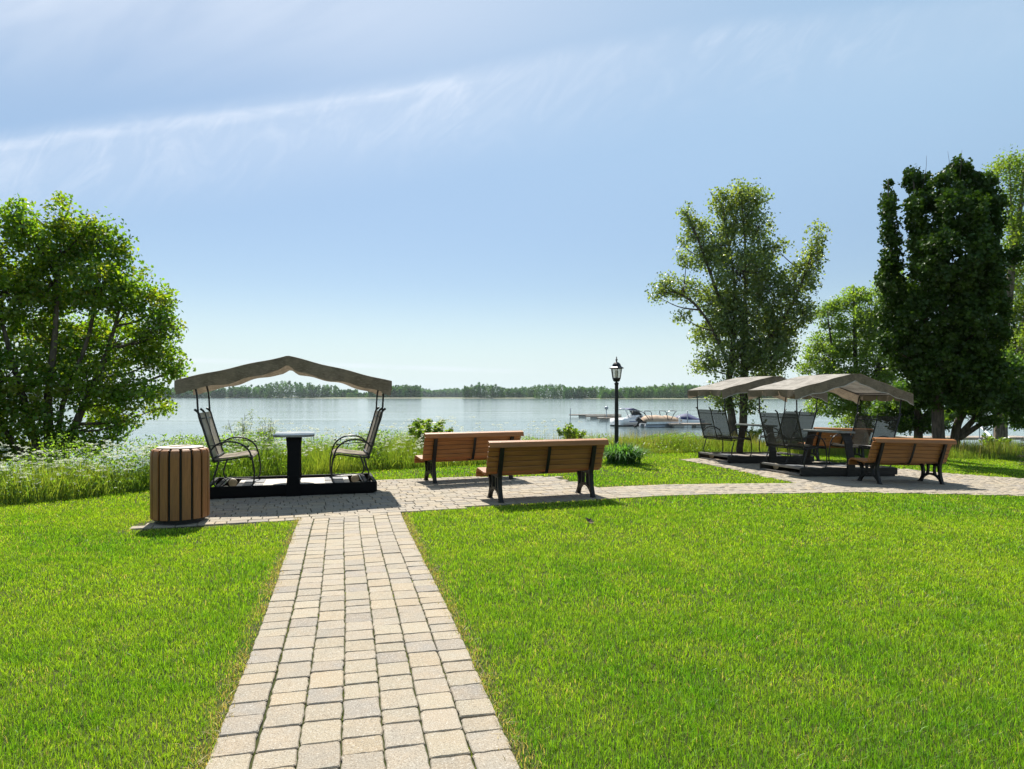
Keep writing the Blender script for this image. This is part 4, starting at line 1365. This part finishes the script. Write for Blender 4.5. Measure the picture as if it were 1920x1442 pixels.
    for x, z in ((-1.52, ze - .015), (1.52, ze - .015), (-hf, zr - .02), (hf, zr - .02), (-1.40, ze + .02), (1.40, ze + .02)):
        rafters.tube([(x, -CY + .02, z), (x, CY - .02, z)], .011, 6, 1)
    rf = rafters.build('canopy_frame', M['tube'], root, smooth=True)
    def top(x, y):
        z = zr - max(0, abs(x) - hf) / (CX - hf) * (zr - ze)
        t = max(0, (abs(x) - hf) / (CX - hf))
        z -= .035 * math.sin(math.pi * min(1, t)) * math.cos(y / CY * math.pi / 2) + .006 * math.sin(9 * x + 4 * y)
        return z
    xs = sorted(set([round(v, 4) for v in np.linspace(-CX, -hf, 14)] + [round(v, 4) for v in np.linspace(-hf, hf, 3)] + [round(v, 4) for v in np.linspace(hf, CX, 14)]))
    ys = np.linspace(-CY, CY, 11)
    b = MB()
    v = [(x, y, top(x, y)) for x in xs for y in ys]
    ny = len(ys)
    f = [(i * ny + j, (i + 1) * ny + j, (i + 1) * ny + j + 1, i * ny + j + 1) for i in range(len(xs) - 1) for j in range(ny - 1)]
    cp = b.add(v, f).build('canopy', M['canopy'], root)
    if not dark:
        cp.location.x = rf.location.x = -.08
    rr = random.Random(int(abs(loc[0]) * 1000))
    for s in (-1, 1):
        b = MB(); v = []
        xx = np.linspace(-CX, CX, 60)
        for x in xx:
            z0 = top(x, s * CY)
            drop = .205 + .012 * math.sin(x * 5 + s) + .01 * math.sin(x * 13)
            if abs(x) < .11: drop -= .05 * math.cos(x / .11 * math.pi / 2)
            if abs(x) > 1.42: drop += .02
            for k in range(5):
                t = k / 4
                v.append((x * (1 - .012 * t), s * (CY + .004 + .018 * t * math.sin(x * 6 + 2 * s) + .012 * t), z0 - drop * t))
        f = [(i * 5 + k, (i + 1) * 5 + k, (i + 1) * 5 + k + 1, i * 5 + k + 1) for i in range(59) for k in range(4)]
        b.add(v, f).build('valance', M['valance'], cp, smooth=True)
        if dark:
            b = MB(); b.tube([v[i * 5 + 4] for i in range(60)], .007, 5, 1); b.build('piping', M['piping'], cp)
    for s in (-1, 1):
        b = MB()
        for y0, y1 in ((-CY, -.26), (-.24, .22), (.24, CY)):
            v = []
            for j in range(9):
                y = y0 + (y1 - y0) * j / 8
                drop = .150 - .035 * (2 * j / 8 - 1) ** 6 + rr.uniform(-.005, .005)
                for k in range(5):
                    t = k / 4
                    v.append((s * (CX + .004 + .03 * t * math.sin(y * 9 + 1) + .01 * t - .03 * t), y, top(s * CX, y) - drop * t))
            f = [(i * 5 + k, (i + 1) * 5 + k, (i + 1) * 5 + k + 1, i * 5 + k + 1) for i in range(8) for k in range(4)]
            b.add(v, f)
        b.build('end_valance', M['valance'], cp, smooth=True)
    return root


def swing_at(px, py, rz, front_half, *a, **k):
    """px, py: ground pixel of the near side beam's end (x = front_half)"""
    X, Y, z = gp(px, py)
    c, s = math.cos(rz), math.sin(rz)
    lx, ly = front_half, -.645
    return (X - lx * c + ly * s, Y - lx * s - ly * c, z)


l1 = swing_at(707, 926, R(16), 1.26)
swing('canopied glider swing with pale sling seats standing beside the slatted bin', (l1[0], l1[1], .013), R(16), .04, False)
l2 = swing_at(1502, 895.4, R(18), -1.26)
swing('canopied glider swing with dark mesh seats next to the sunlit lone bench', (l2[0], l2[1], float(lawn_z(l2[0])) + .01), R(18), .26, True, roll=R(1.8))
l3 = swing_at(1366, 870, R(18), -1.26)
swing('canopied glider swing with dark mesh seats under the tall poplar', (l3[0], l3[1], float(lawn_z(l3[0])) + .01), R(18), .2, True, roll=R(1.5))


# ------------------------------------------------------------------ river traffic: docks, boats, markers
def hull(L, B, H, draft=.25, n=14):
    """closed hull, bow at +x; returns MB"""
    b = MB(); v = []
    for i in range(n):
        t = i / (n - 1); x = -L / 2 + L * t
        w = B / 2 * (1 - max(0, (t - .45) / .55) ** 2.2) + .02
        sh = H * (1 + .28 * t * t)
        for yy, zz in ((0, -draft * (1 - t ** 3)), (.72, -draft * .5 * (1 - t ** 2)), (.95, sh * .45), (1.0, sh), (.9, sh + .02)):
            v.append((x + (.25 * t * t * zz), w * yy, zz))
        for yy, zz in ((.9, sh + .02), (1.0, sh), (.95, sh * .45), (.72, -draft * .5 * (1 - t ** 2))):
            v.append((x + (.25 * t * t * zz), -w * yy, zz))
    k = 9
    f = [(i * k + j, i * k + (j + 1) % k, (i + 1) * k + (j + 1) % k, (i + 1) * k + j) for i in range(n - 1) for j in range(k)]
    f += [tuple(range(k - 1, -1, -1)), tuple((n - 1) * k + j for j in range(k))]
    b.add(v, f)
    return b


def outboard(parent_or_none, loc, rz, label=None, scale=1.0):
    pass


def cruiser():
    p = at(1187, 797, 95)
    root = empty('cabin_cruiser', (p.x, p.y, WATER_Z), R(38), 'white cabin cruiser with radar arch and soft top moored by the docks', 'boat')
    hull(6.6, 2.5, 1.0).build('hull', M['gel'], root, smooth=True)
    hull(6.64, 2.54, .10).build('bottom_paint', M['black'], root, smooth=True)
    for y in (-1.06, 1.06):
        b = MB(); b.box(.6, y, 1.22, 1.5, .03, .14); b.build('cabin_window', M['smoke'], root)
    b = MB(); b.box(-.1, 1.235, .62, 4.0, .03, .10); b.box(-.1, -1.235, .62, 4.0, .03, .10); b.build('stripe', M['bluepaint'], root)
    b = MB(); v = []
    for x, w, z in ((-.4, 1.05, 1.08), (.3, 1.05, 1.15), (2.2, .62, 1.30)): v += [(x, -w, 1.0), (x, w, 1.0), (x, w * .8, z + .35 if x < 2 else z), (x, -w * .8, z + .35 if x < 2 else z)]
    f = [(i * 4 + k, i * 4 + (k + 1) % 4, i * 4 + 4 + (k + 1) % 4, i * 4 + 4 + k) for i in range(2) for k in range(4)] + [(3, 2, 1, 0), (8, 9, 10, 11)]
    b.add(v, f).build('cabin', M['gel'], root, bevel=.04)
    b = MB(); b.add([(.9, -1.0, 1.4), (.9, 1.0, 1.4), (.15, .85, 2.05), (.15, -.85, 2.05)], [(0, 1, 2, 3)]); b.build('windscreen', M['smoke'], root, solid=.03)
    b = MB()
    for y in (-1.05, 1.05): b.tube([(-1.9, y, 1.0), (-2.4, y * .97, 1.9), (-2.6, y * .85, 2.35)], .09, 6, 3)
    b.tube([(-2.6, -.9, 2.35), (-2.6, .9, 2.35)], .09, 6, 1)
    b.build('radar_arch', M['gel'], root, smooth=True)
    b = MB(); b.add([(-2.5, -.95, 2.25), (-2.5, .95, 2.25), (-1.1, 1.0, 2.42), (-1.1, -1.0, 2.42), (.3, .9, 2.1), (.3, -.9, 2.1)], [(0, 1, 2, 3), (3, 2, 4, 5)]); b.build('soft_top', M['blue_tarp'], root, solid=.04)
    b = MB(); b.tube([(-2.6, .3, 2.35), (-2.62, .3, 3.6)], .02, 4, 1); b.build('antenna', M['white'], root)
    b = MB()
    for s in (-1, 1): b.tube([(.6, 1.0 * s, 1.15), (.7, 1.0 * s, 1.6), (2.6, .5 * s, 1.85), (3.2, 0, 1.9)], .02, 5, 3)
    b.build('bow_rail', M['rail'], root)
    b = MB(); b.box(-3.45, 0, .25, .5, 1.9, .12); b.build('swim_platform', M['gel'], root, bevel=.03)


cruiser()


def pontoon():
    p = at(1238, 800, 90)
    root = empty('pontoon_boat', (p.x, p.y, WATER_Z), R(12), 'pontoon boat under a beige cover with its black outboard tilted up', 'boat')
    for s in (-1, 1):
        b = MB(); b.tube([(-2.5, s * .85, .1), (2.2, s * .85, .1), (2.7, s * .85, .22)], [.32, .32, .06], 12, 3); b.build('float', M['rail'], root, smooth=True)
    b = MB(); b.box(0, 0, .48, 5.0, 2.3, .10); b.build('deck', M['white'], root, bevel=.02)
    b = MB()
    for x, z in ((-2.4, .95), (2.3, 1.0)): pass
    b.box(0, -1.12, .75, 4.8, .05, .45); b.box(0, 1.12, .75, 4.8, .05, .45); b.box(2.4, 0, .75, .05, 2.2, .45); b.build('fence_panel', M['white'], root, bevel=.02)
    b = MB()
    xs = np.linspace(-2.5, 2.5, 12); v = []
    for i, x in enumerate(xs):
        hz = 1.55 + .05 * math.sin(i * 1.9) - .10 * x / 2.5 - .40 * abs(x / 2.5) ** 6
        for y, z in ((-1.2, .78), (-1.15, 1.0), (-.6, hz * .93), (0, hz), (.6, hz * .93), (1.15, 1.0), (1.2, .78)): v.append((x, y, z))
    f = [(i * 7 + k, i * 7 + k + 1, (i + 1) * 7 + k + 1, (i + 1) * 7 + k) for i in range(11) for k in range(6)] + [tuple(range(6, -1, -1)), tuple(77 + k for k in range(7))]
    b.add(v, f).build('boat_cover', M['tarp'], root, smooth=True)
    for x0, dx in ((.6, -.35), (1.0, .9), (-2.0, -1.2), (-1.6, -.2)):
        b = MB(); b.tube([(x0, -1.1, 1.0), (x0 + dx * .6, -1.05, 1.9), (x0 + dx, -.8, 2.12), (x0 + dx, .8, 2.12), (x0 + dx * .6, 1.05, 1.9), (x0, 1.1, 1.0)], .045, 5, 4)
        b.build('bimini_bow', M['tube'], root)
    b = MB(); b.box(-3.0, 0, .95, .75, .5, .5, Matrix.Rotation(R(35), 3, 'Y')); b.box(-3.15, 0, .45, .22, .2, .9, Matrix.Rotation(R(40), 3, 'Y')); b.box(-3.5, 0, .1, .45, .12, .25)
    b.build('outboard_motor', M['black'], root, bevel=.08)


pontoon()


def blue_boat():
    p = at(1284, 797, 96)
    root = empty('runabout', (p.x, p.y, WATER_Z), R(170), 'small runabout under a dark blue cover behind the pontoon boat', 'boat')
    hull(5.2, 2.1, .75).build('hull', M['gel'], root, smooth=True)
    b = MB(); v = []
    for x, w, z in ((-2.55, .95, .85), (-1.6, 1.0, 1.15), (-.4, 1.0, 1.75), (.4, .95, 1.6), (1.4, .7, 1.15), (2.5, .08, 1.0)):
        for y, q in ((-1.05, 0), (-.7, .6), (0, 1), (.7, .6), (1.05, 0)): v.append((x, y * w, .72 + .2 * max(0, x / 2.6) + (z - .8) * q))
    f = [(i * 5 + k, i * 5 + k + 1, (i + 1) * 5 + k + 1, (i + 1) * 5 + k) for i in range(5) for k in range(4)]
    b.add(v, f).build('boat_cover', M['blue_tarp'], root, smooth=True, solid=.02)


blue_boat()


def dock(label, px0, px1, py, Y, w, group='floating docks in the river'):
    a = at(px0, py, Y); c = at(px1, py, Y)
    L = c.x - a.x
    root = empty('floating_dock', ((a.x + c.x) / 2, Y, WATER_Z), R(3), label, 'dock', group)
    b = MB(); n = max(6, int(L / .6))
    for k in range(n): b.box(-L / 2 + (k + .5) * L / n, 0, .52, L / n - .02, w, .06)
    b.build('deck', M['dock'], root)
    b = MB(); b.box(0, w / 2, .42, L, .08, .16); b.box(0, -w / 2, .42, L, .08, .16); b.build('fascia', M['dock'], root)
    for k in range(max(2, int(L / 4))):
        b = MB(); b.box(-L / 2 + (k + .5) * L / max(2, int(L / 4)), 0, .18, 1.3, w * .8, .34); b.build('float', M['dockfloat'], root, bevel=.05)


dock('longest grey floating dock reaching farthest into the river', 1068, 1164, 783, 132, 1.8)
dock('middle floating dock a little nearer than the longest one', 1098, 1164, 787, 122, 1.5)
dock('short floating dock just before the cruiser', 1120, 1168, 791, 112, 1.5)
dock('floating dock beside the blue covered runabout', 1250, 1330, 801, 89, 2.2)
dock('long floating dock behind the tree trunks', 1690, 1930, 806, 60, 2.4)


def marker(label, px, py0, py1, Y, ball):
    p = at(px, py1, Y); q = at(px, py0, Y)
    root = empty('mooring_post', (p.x, Y, WATER_Z - .5), 0, label, 'post')
    H = q.z - WATER_Z + .5
    b = MB(); b.tube([(0, 0, 0), (0, 0, H)], .07, 8, 1); b.build('post', M['rail'], root, smooth=True)
    b = MB()
    if ball: b.lathe([(.05, H - .1), (.28, H - .05), (.34, H + .2), (.28, H + .42), (.05, H + .5)], 12)
    else: b.lathe([(.08, H - .02), (.1, H), (.1, H + .1), (.04, H + .14)], 8)
    b.build('cap', M['rail'] if ball else M['white'], root, smooth=True)


marker('mooring post with a round grey head on the docks', 1137, 767, 783, 120, True)
marker('thin bare post at the tip of the longest dock', 1069.5, 766, 783, 131, False)
marker('thin post beside the blue covered runabout', 1289, 772, 798, 92, False)


def power_box():
    p = at(1274, 800, 88.5)
    root = empty('dock_pedestal', (p.x, p.y, WATER_Z + .55), 0, 'small white service pedestal on the dock beside the blue runabout', 'pedestal')
    b = MB(); b.box(0, 0, .35, .22, .22, .7); b.build('body', M['white'], root, bevel=.03)
    b = MB(); b.lathe([(.17, .70), (.17, .76), (.09, .86), (.02, .9)], 10); b.build('cap', M['white'], root)


power_box()


def railing(label, px0, px1, py, Y, H, n, group=None):
    a = at(px0, py, Y); c = at(px1, py, Y); L = c.x - a.x
    root = empty('dock_railing', (a.x, Y, a.z), 0, label, 'railing', group)
    for k in range(n):
        b = MB(); b.tube([(L * k / (n - 1), 0, 0), (L * k / (n - 1), 0, H)], .03, 6, 1); b.build('post', M['rail'], root)
    for z in (H, H * .72):
        b = MB(); b.tube([(-.1, 0, z), (L + .1, 0, z)], .024, 6, 1); b.build('rail', M['rail'], root)


railing('galvanised pipe railing beyond the stout trunk', 1862, 2000, 806, 60, 1.55, 5)
railing('low pipe railing behind the leaning stems', 1770, 1850, 806, 60.5, 1.5, 4)
railing('short pipe railing seen beside the second swing', 1676, 1712, 808, 60, 1.1, 2)


def gangway():
    root = empty('gangway', (0, 0, 0), 0, 'pale sloping gangway handrail between the trunks', 'gangway')
    A = at(1836, 798, 45); B = at(1862, 822, 38)
    root.location = B
    d = A - B
    for s in (0, .9):
        b = MB(); b.tube([(s, 0, 0), (d.x + s, d.y, d.z)], .05, 6, 1); b.build('handrail', M['white'], root)
        b = MB(); b.box(d.x / 2 + s, d.y / 2, d.z / 2 - .95, .08, d.length, .16, Matrix.Rotation(-math.atan2(d.x, d.y), 3, 'Z') @ Matrix.Rotation(math.atan2(d.z, math.hypot(d.x, d.y)), 3, 'X'))
        b.build('side_beam', M['rail'], root)
        for t in (0.02, .5, .98):
            b = MB(); b.tube([(d.x * t + s, d.y * t, d.z * t - .95), (d.x * t + s, d.y * t, d.z * t)], .03, 5, 1); b.build('post', M['rail'], root)


gangway()


# ------------------------------------------------------------------ far shore and its woods
def shore_strip(name, x0, x1, Y, depth, h):
    n = 60
    xs = np.linspace(x0, x1, n); r = np.random.default_rng(int(Y))
    v = []
    for i, x in enumerate(xs):
        e = min(1, min(i, n - 1 - i) / 3)
        j = r.uniform(0, 12)
        for dy, z in ((j, -.6), (j + 6, .25), (j + 22, h * e), (depth, h * e), (depth + 20, -.6)):
            v.append((x, Y + dy, WATER_Z + z))
    f = [(i * 5 + k, (i + 1) * 5 + k, (i + 1) * 5 + k + 1, i * 5 + k + 1) for i in range(n - 1) for k in range(4)]
    b = MB().add(v, f)
    tag(b.build(name, M['shore'], smooth=True), kind='structure')


def wood(name, segs, seed, leaf=1.5, pal=((.075, .18, .055), (.09, .20, .055), (.06, .15, .055), (.11, .21, .06))):
    """segs: (px0, px1, top pixel, Y, rows, crown width m)"""
    r = np.random.default_rng(seed)
    P = []; Cc = []; S = []
    pal = np.array(pal)
    for px0, px1, top, Y, rows, cw in segs:
        x0, x1 = (px0 - 960) / F * Y, (px1 - 960) / F * Y
        hm = CAM_H - (top - HOR) / F * Y - WATER_Z
        for row in range(rows):
            n = max(2, int((x1 - x0) / cw * 2.6))
            for i in range(n):
                x = x0 + (x1 - x0) * (i + r.uniform(.1, .9)) / n; y = Y + 16 + row * cw * .9 + r.uniform(0, cw * .5)
                h = hm * r.uniform(.86, 1.0) * (.74 + .34 * float(vnoise(np.array([x / 55.]), np.array([seed * 1.0]), 1.0, seed)[0])) * 1.12 * (.86 + .14 * row / max(1, rows - 1)) ; w = cw * r.uniform(.5, .75)
                c = pal[r.integers(len(pal))] * r.uniform(.75, 1.25)
                d = r.normal(0, 1, (40, 3))
                P.append(np.array([x, y - 3, WATER_Z + .4]) + d * np.array([w * .55, 2.5, 0]) + np.array([0, 0, 1]) * (h * .42 * r.random((40, 1))))
                Cc.append(np.tile(c * .9, (40, 1))); S.append(np.full(40, leaf * Y / 1000))
                for q in range(7):
                    m = 40
                    f = (q + r.uniform(0, .9)) / 7
                    cz = h * (.10 + .80 * f); rr = w * (.62 - .34 * f ** 2) * r.uniform(.75, 1.15)
                    cx = x + r.normal(0, w * .22)
                    d = r.normal(0, 1, (m, 3)); d /= np.linalg.norm(d, axis=1)[:, None]
                    P.append(np.array([cx, y + r.normal(0, w * .2), cz + WATER_Z + .4]) + d * rr * np.array([1, 1, 1.1]) * r.uniform(.5, 1, (m, 1)))
                    Cc.append(np.tile(c * r.uniform(.8, 1.2), (m, 1))); S.append(np.full(m, leaf * Y / 1000))
    P = np.vstack(P); P[:, 2] = np.maximum(P[:, 2], WATER_Z + .3)
    Cc = np.vstack(Cc); S = np.concatenate(S) * r.uniform(.6, 1.4, len(P))
    V, Fq = quads(P, (0, -.3, .5), S, .85, .3, r)
    tag(np_mesh(name, V, Fq, M['leaf_far'], None, np.repeat(Cc, 4, 0)), kind='stuff')


shore_strip('far_shore', -1500, -330, 1250, 260, 1.2)
shore_strip('island_shore', -330, 420, 1040, 120, 1.2)
shore_strip('opposite_shore', 100, 2000, 860, 200, 1.0)
shore_strip('distant_shore', -900, 700, 1900, 200, 1.5)
wood('far_wood', [(-250, 340, 722, 1250, 2, 14), (340, 500, 722, 1250, 2, 14), (488, 560, 714, 1230, 2, 15), (556, 626, 718, 1240, 2, 13), (622, 664, 728, 1260, 2, 10), (650, 692, 735, 1240, 1, 8), (686, 784, 717, 1080, 3, 9), (700, 760, 722, 1070, 2, 7)], 71)
wood('distant_wood', [(776, 880, 728, 1900, 3, 16), (820, 880, 726, 1920, 2, 16)], 72)
wood('island_wood', [(868, 900, 722, 1060, 2, 11), (896, 944, 718, 1050, 2, 12), (940, 1005, 721, 1060, 2, 12), (998, 1010, 728, 1060, 1, 7), (1006, 1068, 720, 1000, 2, 13), (1060, 1100, 724, 980, 2, 9), (1085, 1142, 722, 980, 2, 11)], 73)
wood('opposite_wood', [(1130, 1200, 724, 900, 2, 10), (1180, 1320, 721, 880, 3, 10), (1300, 1560, 722, 880, 3, 11), (1560, 2200, 720, 880, 2, 13)], 74, pal=((.095, .20, .05), (.11, .22, .05), (.08, .18, .05), (.13, .225, .055)))


# ------------------------------------------------------------------ air between here and the far woods
def haze():
    m, t, out = material('river_haze')
    pv = t.new('ShaderNodeVolumePrincipled')
    pv.inputs['Color'].default_value = (0.82, 0.92, 1.0, 1)
    pv.inputs['Density'].default_value = HAZE
    pv.inputs['Anisotropy'].default_value = 0.2
    t.l.new(pv.outputs[0], out.inputs['Volume'])
    b = MB(); b.box(0, 1070, 17.5, 5200, 2260, 47)
    o = b.build('haze', m)
    tag(o, kind='stuff')


HAZE = 0.00006
haze()
